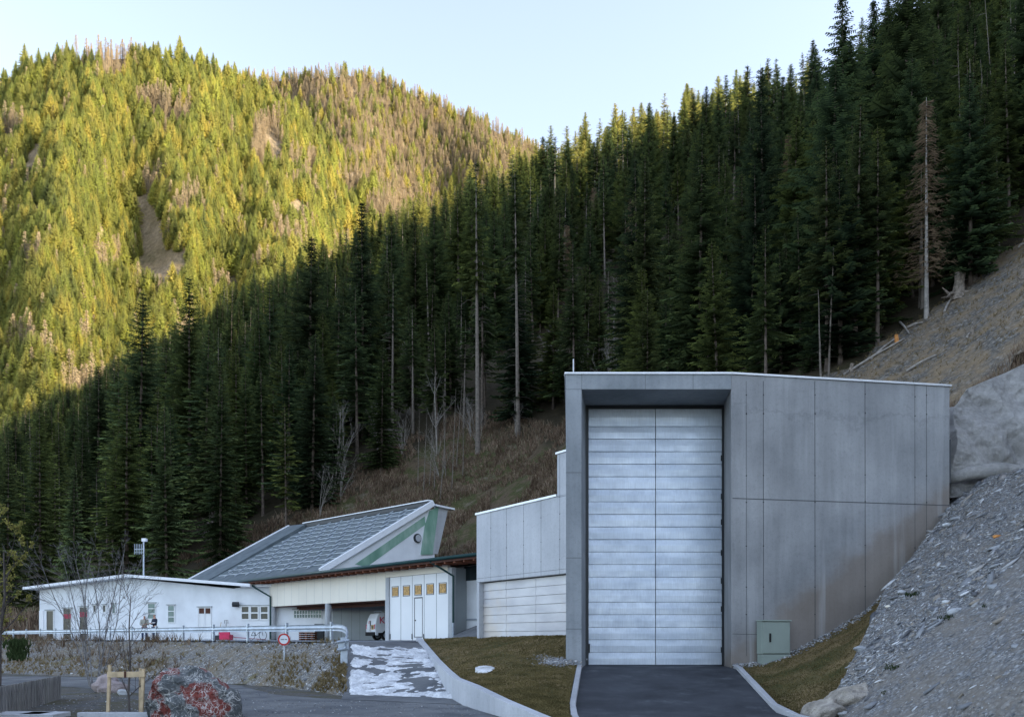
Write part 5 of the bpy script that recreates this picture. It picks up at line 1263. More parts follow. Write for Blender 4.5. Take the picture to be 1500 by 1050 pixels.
def larch_mesh(seed, H=14, R=2.2, mat='larch', n_w=60, fuzz=True):
    r = np.random.default_rng(seed); nn = NP(); fz = []
    for z in np.linspace(H*.2, H*.98, n_w):
        u = (z/H-.2)/.8
        for b in range(r.integers(3, 6)):
            a = r.random()*2*PI; L = R*(1-u)**.8*r.uniform(.5, 1.1)+.1; k = 5; s_ = np.linspace(0, 1, k)
            x = s_*L; zz = z+L*(.12*s_-.5*s_**1.5+.42*s_**3); p = np.stack([x*math.cos(a), x*math.sin(a), zz], 1)
            V, Fq = tube_np(p, np.linspace(.02, .004, k), 3); nn.add(V, Fq)
            for j in range(7 if fuzz else 4):
                t = r.uniform(.2, 1); q = np.array([t*L*math.cos(a), t*L*math.sin(a), z+L*(.12*t-.5*t**1.5+.42*t**3)]); l2 = r.uniform(.2, .5)
                side = r.choice([-1, 1]); e = q+np.array([-math.sin(a)*side*l2*.8+math.cos(a)*l2*.4, math.cos(a)*side*l2*.8+math.sin(a)*l2*.4, -l2*r.uniform(.1, .7)])
                w = np.array([0, 0, .02 if fuzz else .12]); fz.append([q-w, q+w, e+w*.4, e-w*.4])
    Q = np.array(fz); m = len(Q); nn.add(Q.reshape(-1, 3), np.arange(m*4).reshape(m, 4)); cm = nn.mesh('crown', M[mat])
    t = NP(); zs = np.linspace(-1, H, 8); V, Fq = tube_np(np.stack([zs*0, zs*0, zs], 1), np.interp(zs, [-1, 0, H], [.2, .16, .015])*(H/14), 6); t.add(V, Fq)
    return cm, t.mesh('trunk', M['bark_spruce'], True)

# H is 24 m for all prototypes, scaled per tree
protos = [spruce_meshes(11, 24, .06, 4.2), spruce_meshes(12, 24, .10, 3.5), spruce_meshes(13, 24, .16, 3.9, .95), spruce_meshes(14, 24, .05, 4.7, 1.0, droop=.5),
          spruce_meshes(15, 24, .28, 3.3, .9, thin=.4), spruce_meshes(16, 24, .12, 3.1, 1.05), spruce_meshes(17, 24, .42, 3.1, .9, thin=.5), spruce_meshes(18, 24, .08, 3.8, 1.0, droop=.42)]
thinp = [spruce_meshes(21, 24, .55, 2.0, .8, thin=.7), spruce_meshes(22, 24, .62, 1.8, .8, thin=.8)]
small = [spruce_meshes(31, 12, .02, 2.4, 1.2), spruce_meshes(32, 12, .02, 2.0, 1.2)]
for me in (thinp[0][1], thinp[1][1]): me.materials[0] = M['bark_stem']

def place(name, meshes, loc, sc, rz, label, cat, group=None, names=('crown', 'trunk'), wide=1.0):
    t = empty(name, loc, label, cat, group, rz); t.scale = (sc*wide, sc*wide, sc)
    for nm, me in zip(names, meshes):
        if me is None: continue
        o = bpy.data.objects.new(nm, me); COL.objects.link(o); o.parent = t
    return t

# ---- positions on the shaded slope
R_ = np.random.default_rng(99); cand = []
def project(X, Y, Z): return CX+X/Y*F, HZ-(Z-EYE)/Y*F
sp = 4.2
for s_ in np.arange(28, 380, 1.0):
    pass
S_, T_ = [], []
s_ = 30.0
while s_ < 345:
    step = 5.0 if s_ < 120 else (6.0 if s_ < 200 else 7.0)
    for t_v in np.arange(-25, 700, step):
        S_.append(s_+R_.uniform(-.45, .45)*step); T_.append(t_v+R_.uniform(-.45, .45)*step)
    s_ += step
for _ in range(420):
    pxq = R_.uniform(840, 1235); dq = R_.uniform(47, 95); xq = gx(pxq, dq); S_.append(R2*(xq+dq)); T_.append(R2*(dq-xq))
for _ in range(230):
    pxq = R_.uniform(1225, 1600); dq = R_.uniform(50, 100); xq = gx(pxq, dq); S_.append(R2*(xq+dq)); T_.append(R2*(dq-xq))
ninf = 650
S_ = np.array(S_); T_ = np.array(T_); tx = R2*(S_-T_); ty = R2*(S_+T_)
tz = Hill(tx, ty); infl = np.zeros(len(tx), bool); infl[-ninf:] = True; ok = (ty > 44) & (tz > 2.2); infl = infl[ok]; tx, ty, tz = tx[ok], ty[ok], tz[ok]
ppx, ppy = project(tx, ty, tz)
edge_py = forest_edge(ppx)
ok = (ppx > -110) & (ppx < 1640) & ~((ppy > clear_py(ppx)) & (ppx < 1245)) & ~((ppx > 1200) & (ty < 66) & (ppy > edge_py-4))
ok &= ~((tx > 0) & (tx < 19) & (ty < 47)) & ~((R2*(tx+ty) < 46.8) & (R2*(ty-tx) > 40) & (R2*(ty-tx) < 85))
gapn = fbm(tx/22, ty/22, 3); ok &= ~((gapn < -.33) & (ty > 70))
tx, ty, tz, ppx, ppy = tx[ok], ty[ok], tz[ok], ppx[ok], ppy[ok]; infl = infl[ok]
n = len(tx)
size = np.interp(ty, [45, 60, 90, 140, 400], [13, 15, 17, 19, 18])*np.clip(R_.normal(1, .25, n), .45, 1.5)
size[(R_.random(n) < .2)] *= .6
size[infl] = R_.uniform(3, 10, infl.sum()); _w = infl & (ppx > 1225); size[_w] = R_.uniform(6, 14, _w.sum())
kind_i = R_.integers(0, 8, n)
order = np.argsort(-(size/ty)+.0*ppy)
indiv = [i for i in order if -40 < ppx[i] < 1540][:285]; iset = set(indiv)
GSP = 'dark spruces standing on the shaded slope'
labA = 'dark green spruce among many standing on the shaded mountainside'
cnt = 0
# special spruces that one can pick out
specials = []
def special(px, ptop, d, meshes, H0, label, cat='spruce', name='spruce_tree', wide=1.0, group=None, base_py=None, names=('crown', 'trunk')):
    if d > 115:
        for q in np.arange(75, 300, 2.5):
            if EYE+(HZ-ptop)/F*q-hillz(px, q) < (27 if px < 1000 else 31) and hillz(px, q) > 6: break
        else: q = min(d, 130)
        d = q
    z = hillz(px, d) if base_py is None else EYE+(HZ-base_py)/F*d
    top = EYE+(HZ-ptop)/F*d; h = top-z
    t = place(name, meshes, G(px, d, z), h/H0, random.random()*6, label, cat, group, names, wide); specials.append((px, d)); return t
special(1238, -8, 118, protos[1], 24, 'tall dark spruce standing out against the sky above the portal', wide=1.25)
special(1120, 95, 128, protos[0], 24, 'dark spruce at the right skyline left of the tallest one')
special(1122, 330, 48, protos[6], 24, 'spruce with a long bare lower trunk right behind the portal roof', wide=1.1)
special(1212, 205, 52, protos[4], 24, 'spruce with bare lower trunk near the right end of the portal roof', wide=1.25)
special(1055, 345, 50, protos[2], 24, 'broad spruce rising behind the middle of the portal roof', wide=1.2)
special(948, 420, 58, protos[3], 24, 'low branched spruce behind the left half of the portal roof', wide=1.1)
special(1395, 290, 54, small[0], 12, 'bright green young spruce beside the bare larch at the right', wide=.7)
special(700, 235, 112, thinp[0], 24, 'tall slender spruce with a pale bare trunk in the middle of the slope', wide=1.0)
special(759, 250, 112, thinp[1], 24, 'slender spruce with pale trunk right of the other pale trunk', wide=1.0)
special(452, 335, 150, protos[2], 24, 'wide dark spruce breaking the skyline above the white building', wide=1.35)
special(533, 292, 175, protos[5], 24, 'pointed dark spruce on the crest of the shaded spur', wide=1.1)
special(278, 398, 165, protos[0], 24, 'dark pointed spruce against the sunlit mountain on the left', wide=1.15)
special(203, 424, 165, protos[7], 24, 'dark spruce tip left of the most pointed spruce against the sunlit mountain', wide=1.2)
special(108, 682, 92, small[0], 12, 'small blue green spruce at the forest edge behind the white building', wide=.75, base_py=855)
special(322, 552, 100, protos[3], 24, 'broad young spruce standing at the forest edge above the steep roof', wide=.95)
special(245, 590, 95, protos[0], 24, 'leafy spruce at the forest edge behind the antenna', wide=1.0)
special(185, 560, 98, protos[1], 24, 'tall spruce at the forest edge left of the antenna', wide=1.3)
special(60, 600, 98, protos[3], 24, 'drooping dark spruce at the forest edge on the far left', wide=1.0)
special(10, 640, 96, protos[7], 24, 'dark spruce at the left border of the picture behind the willow', wide=1.0)
special(420, 590, 96, protos[6], 24, 'spruce with drooping boughs above the left end of the steep roof', wide=1.1)
for i in indiv[:300-len(specials)]:
    if any(abs(ppx[i]-a) < 14 and abs(ty[i]-b) < 5 for a, b in specials[:7]): 
        continue
    me = protos[kind_i[i]]; H0 = 24; wd = R_.uniform(.8, 1.15)*np.interp(size[i], [8, 14, 26], [1.45, 1.3, 1.15])
    if kind_i[i] in (0, 5) and R_.random() < .25 and ppx[i] > 560: me = thinp[i % 2]; wd *= 1.0
    place('spruce_tree', me, (tx[i], ty[i], tz[i]-.2), size[i]/H0, R_.random()*6.28, labA, 'spruce', GSP, wide=wd)

# ---- instanced forests (stuff)
def gn_scatter(name, pts, scale, rot, idx, variants, label, mat=None, wide=1.0, kind='stuff', cat='forest'):
    me = bpy.data.meshes.new(name); me.vertices.add(len(pts)); me.vertices.foreach_set('co', np.asarray(pts, dtype=np.float32).ravel())
    for nm, arr, tp in (('sc', scale, 'FLOAT'), ('rt', rot, 'FLOAT'), ('ix', idx, 'INT')):
        at = me.attributes.new(nm, tp, 'POINT'); at.data.foreach_set('value', np.asarray(arr, dtype=np.int32 if tp == 'INT' else np.float32))
    o = bpy.data.objects.new(name, me); link(o); tag(o, label, cat, kind=kind)
    ng = bpy.data.node_groups.new(name, 'GeometryNodeTree'); ng.interface.new_socket('Geometry', in_out='INPUT', socket_type='NodeSocketGeometry'); ng.interface.new_socket('Geometry', in_out='OUTPUT', socket_type='NodeSocketGeometry')
    nd = ng.nodes; lk = ng.links; gi = nd.new('NodeGroupInput'); go = nd.new('NodeGroupOutput')
    jall = nd.new('GeometryNodeJoinGeometry')
    for objs in reversed(variants):      # join order is last-linked first
        j = nd.new('GeometryNodeJoinGeometry')
        for ob in objs:
            oi = nd.new('GeometryNodeObjectInfo'); oi.transform_space = 'ORIGINAL'; oi.inputs['Object'].default_value = ob; src = oi.outputs['Geometry']
            if mat and ob.name.startswith('crown') and not ob.data.materials[0].name.startswith('sunlit_larch'):
                smn = nd.new('GeometryNodeSetMaterial'); smn.inputs['Material'].default_value = mat; lk.new(src, smn.inputs['Geometry']); src = smn.outputs[0]
            lk.new(src, j.inputs[0])
        gt = nd.new('GeometryNodeGeometryToInstance'); lk.new(j.outputs[0], gt.inputs[0]); lk.new(gt.outputs[0], jall.inputs[0])
    ip = nd.new('GeometryNodeInstanceOnPoints'); mp = nd.new('GeometryNodeMeshToPoints'); lk.new(gi.outputs[0], mp.inputs[0]); lk.new(mp.outputs[0], ip.inputs['Points']); lk.new(jall.outputs[0], ip.inputs['Instance'])
    ip.inputs['Pick Instance'].default_value = True
    def attr(nm, tp):
        a = nd.new('GeometryNodeInputNamedAttribute'); a.data_type = tp; a.inputs['Name'].default_value = nm; return a.outputs['Attribute']
    lk.new(attr('ix', 'INT'), ip.inputs['Instance Index'])
    cx_ = nd.new('ShaderNodeCombineXYZ'); lk.new(attr('rt', 'FLOAT'), cx_.inputs[2]); lk.new(cx_.outputs[0], ip.inputs['Rotation'])
    vm = nd.new('ShaderNodeVectorMath'); vm.operation = 'SCALE'; vm.inputs[0].default_value = (wide, wide, 1); lk.new(attr('sc', 'FLOAT'), vm.inputs['Scale']); lk.new(vm.outputs[0], ip.inputs['Scale'])
    lk.new(ip.outputs[0], go.inputs[0]); md = o.modifiers.new('scatter', 'NODES'); md.node_group = ng; return o
def parts_of(me_pair):
    # find objects that already use these meshes
    out = []
    for me in me_pair:
        for o in bpy.data.objects:
            if o.data is me: out.append(o); break
    return out
used = [p for p in protos+thinp if len(parts_of(p)) == 2]
def gs_(x, y): return R2*(x+y)
allrest = [i for i in range(n) if i not in iset]
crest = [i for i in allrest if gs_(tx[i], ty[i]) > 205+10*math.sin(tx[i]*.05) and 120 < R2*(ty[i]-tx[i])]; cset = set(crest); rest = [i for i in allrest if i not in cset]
near_var = [parts_of(p) for p in used]
gn_scatter('spruce_forest', np.stack([tx[rest], ty[rest], tz[rest]-.2], 1), size[rest]/24, R_.random(len(rest))*6.28, R_.integers(0, len(near_var), len(rest)), near_var,
           'dense dark spruce forest covering the shaded mountainside', wide=1.3)
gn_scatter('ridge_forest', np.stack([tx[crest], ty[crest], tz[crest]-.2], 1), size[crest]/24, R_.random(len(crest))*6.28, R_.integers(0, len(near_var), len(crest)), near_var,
           'spruces along the crest of the spur whose tops catch the sun', M['needles_crest_sun_tint'], wide=1.35)
# unseen flank of the same mountain to the right and behind: it keeps the valley in shade
nb_ = 900; s_b = R_.uniform(150, 470, nb_); t_b = R_.uniform(-300, 60, nb_); bx_ = R2*(s_b-t_b); by_ = R2*(s_b+t_b)
# sunlit forest
larA = larch_mesh(51, 24, 3.2, 'larch_sun_tint', 44, False); larB = larch_mesh(52, 24, 3.4, 'larch_sun_tint', 44, False)
lar_o = []
for k, (mm, px, v) in enumerate(((larA, 120, .55), (larB, 330, .45))):
    i = int(np.argmin(abs(fpx-px))); j = int(v*89)
    t = place('larch_tree', mm, (FX[i, j], FY[i, j], FZ[i, j]), .95, 0, ('pale brown larch high on the left of the sunlit mountain', 'pale brown larch amid the sunlit spruces of the big mountain')[k], 'larch'); lar_o.append(list(t.children))
var_far = [parts_of(p) for p in (protos[0], protos[1], protos[3], protos[5], protos[7])]+lar_o
def far_points(A, B, C, n, seed, zone=None):
    r = np.random.default_rng(seed); U_ = r.uniform(*(zone or (0, 1)), n); V_ = r.random(n); return np.stack([bil(A, U_, V_), bil(B, U_, V_), bil(C, U_, V_)], 1), U_, V_
pts, U_, V_ = far_points(FX[:, :-2], FY[:, :-2], FZ[:, :-2], 24000, 5, (.25, .90))
V_s = V_; pxs, pys = project(pts[:, 0], pts[:, 1], pts[:, 2])
bare = np.zeros(len(pts), bool)
for (cx_, cy_, rx_, ry_, tilt) in ((220, 345, 20, 58, .25), (238, 398, 40, 32, 0), (402, 222, 9, 24, .3), (205, 320, 9, 30, .3), (60, 318, 12, 14, 0), (150, 350, 8, 22, .2), (70, 140, 5, 20, .2), (340, 420, 12, 10, 0)):
    dx_ = (pxs-cx_)-tilt*(pys-cy_)*.8; bare |= (dx_/rx_)**2+((pys-cy_)/ry_)**2 < 1
gapf = fbm(pts[:, 0]/30, pts[:, 2]/60, 4); keepf = ~bare & (gapf > -.42) & (pxs > -60) & (pxs < 860) & (pys < 740)
# keep the density even in the picture plane
pts = pts[keepf]; pxs, pys = pxs[keepf], pys[keepf]; m_ = len(pts)
rr2 = np.random.default_rng(8); larchy = (fbm(pxs/55, pys/40, 4)+np.interp(pxs, [0, 250, 480], [0, .02, .25])+np.interp(pys, [80, 300], [.05, -.02])) > .33
larchy |= rr2.random(m_) < .05
ix = np.where(larchy, rr2.integers(5, 7, m_), rr2.integers(0, 5, m_))
scf = np.clip(rr2.normal(.78, .25, m_), .3, 1.35)
gn_scatter('sunlit_forest', pts-[0, 0, .6], scf, rr2.random(m_)*6.28, ix, var_far, 'yellow green spruce forest with pale larches on the sunlit mountain', M['needles_sun_tint'], 1.55)
pts2, U2, V2 = far_points(GX[:, :-1], GY[:, :-1], GZ[:, :-1], 20000, 6); px2, py2 = project(pts2[:, 0], pts2[:, 1], pts2[:, 2])
k2 = (px2 > 300) & (px2 < 900) & (py2 < 420); pts2 = pts2[k2]; px2 = px2[k2]; m2_ = len(pts2)
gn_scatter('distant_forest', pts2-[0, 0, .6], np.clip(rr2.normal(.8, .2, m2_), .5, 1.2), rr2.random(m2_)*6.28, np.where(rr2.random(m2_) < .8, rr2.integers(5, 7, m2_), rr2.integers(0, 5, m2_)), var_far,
           'mixed larch and spruce forest on the farthest sunlit ridge', M['needles_sun_tint'], 1.6)

# ---- larch and bare broadleaf trees on the shaded slope
lm1 = larch_mesh(61, 14, 2.0, 'larch', 70); lm2 = larch_mesh(62, 14, 1.9, 'larch', 60)
lm1[1].materials[0] = M['bark_pale']; 
place('larch_tree', lm1, G(1357, 50.5, hillz(1357, 50.5)-.2), (EYE+(HZ-138)/F*50.5-hillz(1357, 50.5))/14, 1, 'bare brown larch at the forest edge above the portal right corner', 'larch', wide=.95)
for k, (px, pt, d) in enumerate(((984, 200, 190), (1155, 190, 150), (925, 290, 150), (830, 330, 150), (1290, 150, 110), (870, 270, 180))):
    place('larch_tree', lm2, G(px, d, hillz(px, d)), 1.25, k, 'greyish brown bare larch among dark spruces on the shaded slope', 'larch', 'bare larches among the spruces')
bt = [bare_mesh(71, 9, 1, .1, .10, 3, 1.0, 'bark_pale'), bare_mesh(72, 8, 4, .35, .07, 3, .9, 'bark_pale'), bare_mesh(73, 6, 6, .6, .045, 3, .8, 'bark_pale'), bare_mesh(74, 9, 2, .2, .09, 3, 1.0, 'bark_pale')]
BL = [(487, 722, 85, 3, 1.45, 'tall pale birches with two stems at the edge of the scrub clearing'), (505, 700, 88, 0, 1.1, 'single pale birch with a straight stem beside the two-stemmed one'), (497, 735, 82, 1, .8, 'low pale multi-stemmed birch in front of the tall pale birches'),
      (368, 712, 92, 0, .55, 'small white dead tree above the steep roof'), (590, 655, 84, 2, 1.05, 'pale bare bush fanning out at the top left of the clearing'), (555, 665, 88, 3, .9, 'pale thin bare tree at the left of the clearing top'),
      (700, 648, 88, 2, 1.0, 'pale bare bush near the top centre of the clearing'), (690, 640, 92, 1, .75, 'upright bare stems behind the bush at the clearing top'), (645, 700, 80, 2, .8, 'thin grey bush in the middle of the scrub clearing'),
      (755, 640, 86, 0, .6, 'bent pale sapling at the right of the clearing top'), (920, 545, 75, 3, .95, 'pale bare tree behind the left end of the portal roof'), (967, 545, 72, 2, 1.15, 'white branching bush right behind the portal roof'),
      (310, 812, 84, 1, .75, 'bare grey bush behind the white building near the steep roof'), (905, 545, 70, 1, .8, 'slim bare stems above the portal left corner'), (812, 560, 120, 3, 1.0, 'pale twiggy tree deep in the shaded forest left of the portal'),
      (640, 520, 115, 0, 1.2, 'thin pale stem in the middle of the shaded forest')]
for px, pb, d, k, sc_, lab in BL:
    z = hillz(px, d) if d > 60 else 2
    # find the depth where the slope is seen at this row
    for q in np.arange(48, 160, .5):
        if HZ-(hillz(px, q)-EYE)/q*F < pb and hillz(px, q) > 2.0: d = q; z = hillz(px, q); break
    place('bare_tree', bt[k], G(px, d, z-.1), sc_, px*.7, lab, 'bare tree', names=('branches', 'leaves'))
r_b = np.random.default_rng(44)
for k in range(46):
    px = r_b.uniform(540, 1040) if k < 36 else r_b.uniform(300, 540); d = r_b.uniform(105, 220); z = hillz(px, d)
    pyb = HZ-(z-EYE)/d*F
    if pyb < 250: d *= .7; z = hillz(px, d)
    kk = int(r_b.integers(0, 4)); place('bare_tree', bt[kk], G(px, d, z-.1), r_b.uniform(.6, 1.15), r_b.random()*6, 'greyish leafless broadleaf tree scattered among the dark spruces', 'bare tree', 'leafless trees scattered through the shaded forest', names=('branches', 'leaves'))
# trunks seen inside the right-hand forest edge
pole = [None]
def pole_mesh(seed):
    r = np.random.default_rng(seed); t = NP(); zs = np.linspace(-1, 14, 9); x = np.cumsum(r.normal(0, .05, 9)); V, Fq = tube_np(np.stack([x, x*.4, zs], 1), np.linspace(.13, .02, 9), 6); t.add(V, Fq)
    for k in range(26):
        z = r.uniform(2, 13.5); a = r.random()*6.28; L = r.uniform(.3, 1.3); V, Fq = tube_np(np.array([[np.interp(z, zs, x), 0, z], [L*math.cos(a), L*math.sin(a), z+r.uniform(-.3, .4)]]), [.018, .004], 3); t.add(V, Fq)
    return t.mesh('stem', M['bark_stem'], True)
poles = [pole_mesh(81), pole_mesh(82), pole_mesh(83)]
k = 0
for px, d, sc_ in ((1203, 50, .42), (1214, 51, .55), (1345, 53, .35), (1372, 56, .8), (1428, 55, .8), (1432, 53, .95), (1452, 57, .8), (1465, 59, 1.0), (1480, 60, 1.1), (1486, 62, 1.0), (1495, 63, 1.1), (1410, 58, .9), (620, 105, 1.0), (628, 107, 1.1), (636, 106, 1.2), (645, 104, 1.0), (654, 108, 1.1), (662, 106, 1.2), (668, 110, 1.1), (677, 108, 1.0), (612, 108, .9)):
    lab, grp = ('thin pale dead stem at the forest edge above the cut slope', 'thin stems at the right forest edge') if px > 1100 else ('slender pale trunk in the group of bare trunks mid-slope', 'slender trunks mid-slope')
    o = bpy.data.objects.new('dead_tree', poles[k % 3]); link(o); o.location = G(px, d, hillz(px, d)-.2); o.scale = (.6, .6, sc_*(.75 if px < 1100 else 1)); o.rotation_euler = (random.uniform(-.06, .06), random.uniform(-.08, .08), k); tag(o, lab, 'dead tree', grp); k += 1

# ---- scrub (stuff) on the clearing, cut slope and embankment
def twig_cloud(name, P0, hts, spread, mat, label, cat, width=.012, blades=5, kind='stuff', seed=3):
    r = np.random.default_rng(seed); m = len(P0); out = []
    for b in range(blades):
        a = r.random(m)*2*PI; h = hts*r.uniform(.5, 1.1, m); s_ = spread*r.uniform(.2, 1, m)*hts
        mid = P0+np.stack([np.cos(a)*s_*.4, np.sin(a)*s_*.4, h*.6], 1); tip = P0+np.stack([np.cos(a)*s_, np.sin(a)*s_, h*r.uniform(.75, 1, m)], 1)
        w = np.stack([-np.sin(a), np.cos(a)*.3, 0*a], 1)*(width*r.uniform(.6, 1.3, m))[:, None]; w[:, 0] = np.abs(w[:, 0])+width*.4
        out.append(np.stack([P0-w, P0+w, mid+w*.7, mid-w*.7], 1)); out.append(np.stack([mid-w*.7, mid+w*.7, tip+w*.2, tip-w*.2], 1))
    Q = np.concatenate(out); k_ = len(Q); o = np_mesh(name, Q.reshape(-1, 3), np.arange(k_*4).reshape(k_, 4), mat); tag(o, label, cat, kind=kind); return o
r = np.random.default_rng(21); cs = r.uniform(25, 100, 90000); ct = r.uniform(5, 120, 90000); cxx = R2*(cs-ct); cyy = R2*(cs+ct); czz = Hill(cxx, cyy); o_ = (cyy > 40) & (czz > 1.9)
cxx, cyy, czz = cxx[o_], cyy[o_], czz[o_]; qpx, qpy = project(cxx, cyy, czz)
o_ = (qpx > 250) & (qpx < 840) & (qpy > clear_py(qpx)-25) & (qpy < 860) & (fbm(cxx/4, cyy/4, 3) > -.15)
Pc = np.stack([cxx, cyy, czz-.05], 1)[o_]
twig_cloud('scrub', Pc, r.uniform(.3, 1.3, len(Pc))*(1+.8*(fbm(Pc[:, 0]/5, Pc[:, 1]/5, 2))), .6, M['twig'], 'low brown leafless scrub covering the clearing behind the roofs', 'scrub', .028, 6)
o_ = (qpx > 1225) & (qpx < 1560) & (qpy > forest_edge(qpx)-12) & (qpy < 600)
Pd = np.stack([cxx, cyy, czz], 1)[o_]
if len(Pd): twig_cloud('dead_grass', Pd, r.uniform(.08, .28, len(Pd)), 1.4, M['dry_grass'], 'flattened straw coloured grass on the cut slope above the sprayed wall', 'dry grass', .01, 4)
U_ = r.random(700); V_ = r.random(700); zz_ = []
Pw = np.stack([np.linspace(gx(1425, 36), gx(1640, 38), 700)+r.normal(0, .25, 700), 36.6+r.uniform(-.5, 2.2, 700), np.zeros(700)], 1); Pw[:, 2] = np.maximum(Hill(Pw[:, 0], Pw[:, 1]), np.interp(CX+Pw[:, 0]/Pw[:, 1]*F, [1410, 1500, 1600], [12.1, 13.4, 14.6]))-.1
twig_cloud('scrub', Pw, r.uniform(.3, .9, 700), .5, M['twig'], 'thin brown brush growing along the top of the sprayed concrete wall', 'scrub', .008, 6, seed=5)
n_t = 1500; pq = r.uniform(-70, 58, n_t); dq = r.uniform(82, 92, n_t); Pt = np.stack([(pq-CX)/F*dq, dq, np.full(n_t, 1.75)], 1)
twig_cloud('thicket', Pt, r.uniform(1.2, 3.6, n_t), .35, M['twig'], 'brown leafless thicket at the left border behind the guard rail', 'thicket', .05, 6, seed=15)
# embankment brush on the left part and dry grass around the sign
n_ = 2600; Ue, Ve = r.random(n_)*.85, r.random(n_)*.62; Pe = np.stack([bil(embg[0], Ue, Ve), bil(embg[1], Ue, Ve), bil(embg[2], Ue, Ve)], 1); epx_, _ = project(Pe[:, 0], Pe[:, 1], Pe[:, 2]); Pe = Pe[(epx_ < 235+60*r.normal(0, 1, n_)) & (epx_ > -40) & (fbm(Pe[:, 0]/1.2, Pe[:, 1]/1.2, 3) > -.05)]
twig_cloud('brushwood', Pe, r.uniform(.15, .8, len(Pe)), .9, M['twig'], 'tangled leafless brushwood on the left part of the embankment', 'brushwood', .009, 6, seed=6)
n_ = 5200; Ue, Ve = r.random(n_), r.random(n_); Pe = np.stack([bil(embg[0], Ue, Ve), bil(embg[1], Ue, Ve), bil(embg[2], Ue, Ve)], 1); epx_, epy_ = project(Pe[:, 0], Pe[:, 1], Pe[:, 2])
Pe = Pe[((epx_+22*r.normal(0, 1, n_) > 400) & (epx_ < 515) & (epy_+9*r.normal(0, 1, n_) > 966) & (fbm(Pe[:, 0]/.8, Pe[:, 1]/.8, 3) > -.12)) | ((epx_ < 240) & (epx_ > -60) & (epy_ > 965)) | ((r.random(n_) < .05))]
twig_cloud('dry_grass', Pe, r.uniform(.08, .32, len(Pe)), 1.0, M['dry_grass'], 'dry yellow grass tufts on the embankment around the sign post', 'dry grass', .012, 7, seed=7)
for nm, gg, cnt_, lab in (('short_grass', lawng, 26000, 'short dormant grass of the lawn beside the portal'), ('short_grass', gwg, 9000, 'short dormant grass on the wedge right of the driveway')):
    Ue, Ve = r.random(cnt_), r.random(cnt_); Pg = np.stack([bil(gg[0], Ue, Ve), bil(gg[1], Ue, Ve), bil(gg[2], Ue, Ve)], 1)
    twig_cloud(nm, Pg, r.uniform(.02, .06, cnt_), 1.5, M['lawn_grass'], lab, 'grass', .007, 3, seed=8)
# grass tufts on the gravel bank
for k, (px, py) in enumerate(((1338, 872), (1460, 890), (1395, 906), (1313, 978), (1312, 1016), (1432, 928))):
    q = onbank(px, py); m_g = 60; Pt = np.array(q)[None]+np.stack([r.normal(0, .16, m_g), r.normal(0, .1, m_g), r.normal(0, .03, m_g)], 1)
    o = twig_cloud('grass_tuft', Pt, r.uniform(.05, .13, m_g), .9, M['shrub_green'], 'tiny green grass tuft growing in the gravel bank', 'grass tuft', .008, 4, kind=None, seed=30+k); o['group'] = 'green tufts in the gravel bank'
    del_ = 0

# ---- foreground trees
f1 = bare_mesh(91, 6.4, 3, .22, .075, 4, .95, 'bark_dark', 'willow_leaf', .9, (4, 7))
place('willow_tree', f1, G(2, 24.5, -.15), .95, 1.1, 'budding yellow green willow at the left border behind the board fence', 'willow', names=('branches', 'leaves'))
f2 = bare_mesh(92, 6.8, 7, .46, .038, 3, 1.1, 'bark_birch', None, .7, (4, 7))
place('birch_tree', f2, G(138, 36.5, -.1), 1.0, .6, 'bare multi-stemmed birch clump with speckled bark in front of the white building', 'birch', names=('branches', 'leaves'))
f3 = bare_mesh(93, 3.6, 1, .1, .045, 3, 1.05, 'bark_dark', None, .8, (5, 8))
place('young_tree', f3, G(191, 23.3, -.12), 1.0, 2.0, 'bare young tree tied to the fresh timber stakes', 'young tree', names=('branches', 'leaves'))
q = G(25, 43, 1.2); m_g = 260; Pt = np.array(q)[None]+np.stack([r.normal(0, .22, m_g), r.normal(0, .2, m_g), r.uniform(-.4, .5, m_g)], 1)
o = twig_cloud('green_shrub', Pt, r.uniform(.2, .5, m_g), .5, M['shrub_green'], 'small dense green conifer shrub at the left end of the guard rail', 'shrub', .022, 5, kind=None, seed=50)
for k, (px, py) in enumerate(((40, 1012), (103, 1008), (131, 1018))): pass

# ---- stumps and fallen trunks on the cut slope
def on_hill(px, py):
    for q in np.arange(44, 75, .25):
        if HZ-(hillz(px, q)-EYE)/q*F <= py: return G(px, q, hillz(px, q))
    return G(px, 52, hillz(px, 52))
for k, (px, py, sc_, lab) in enumerate(((1426, 414, .55, 'upright weathered stump on the edge of the cut slope'), (1404, 436, .9, 'uprooted stump with torn roots at the forest edge'), (1246, 546, .35, 'small pale stump beside the portal roof'), (1423, 494, .28, 'little pale stump in the middle of the cut slope'), (1498, 412, .4, 'grey stump at the right border of the cut slope'))):
    q = on_hill(px, py); m = MB(); m.tube([q+Vector((0, 0, -.3)), q+Vector((0, 0, .1)), q+Vector((.05, 0, sc_*.9)), q+Vector((.1, 0, sc_*1.5))], [sc_*.6, sc_*.42, sc_*.3, sc_*.33], 9)
    rs = random.Random(k)
    for j in range(7): a = j*.9+rs.random(); m.tube([q+Vector((0, 0, .15)), q+Vector((math.cos(a)*sc_*.7, math.sin(a)*sc_*.5, .1*sc_)), q+Vector((math.cos(a)*sc_*1.2, math.sin(a)*sc_*.9, rs.uniform(-.3, .7)*sc_))], [sc_*.16, sc_*.1, .02], 5)
    tag(m.build('tree_stump', M['stump']), lab, 'stump')
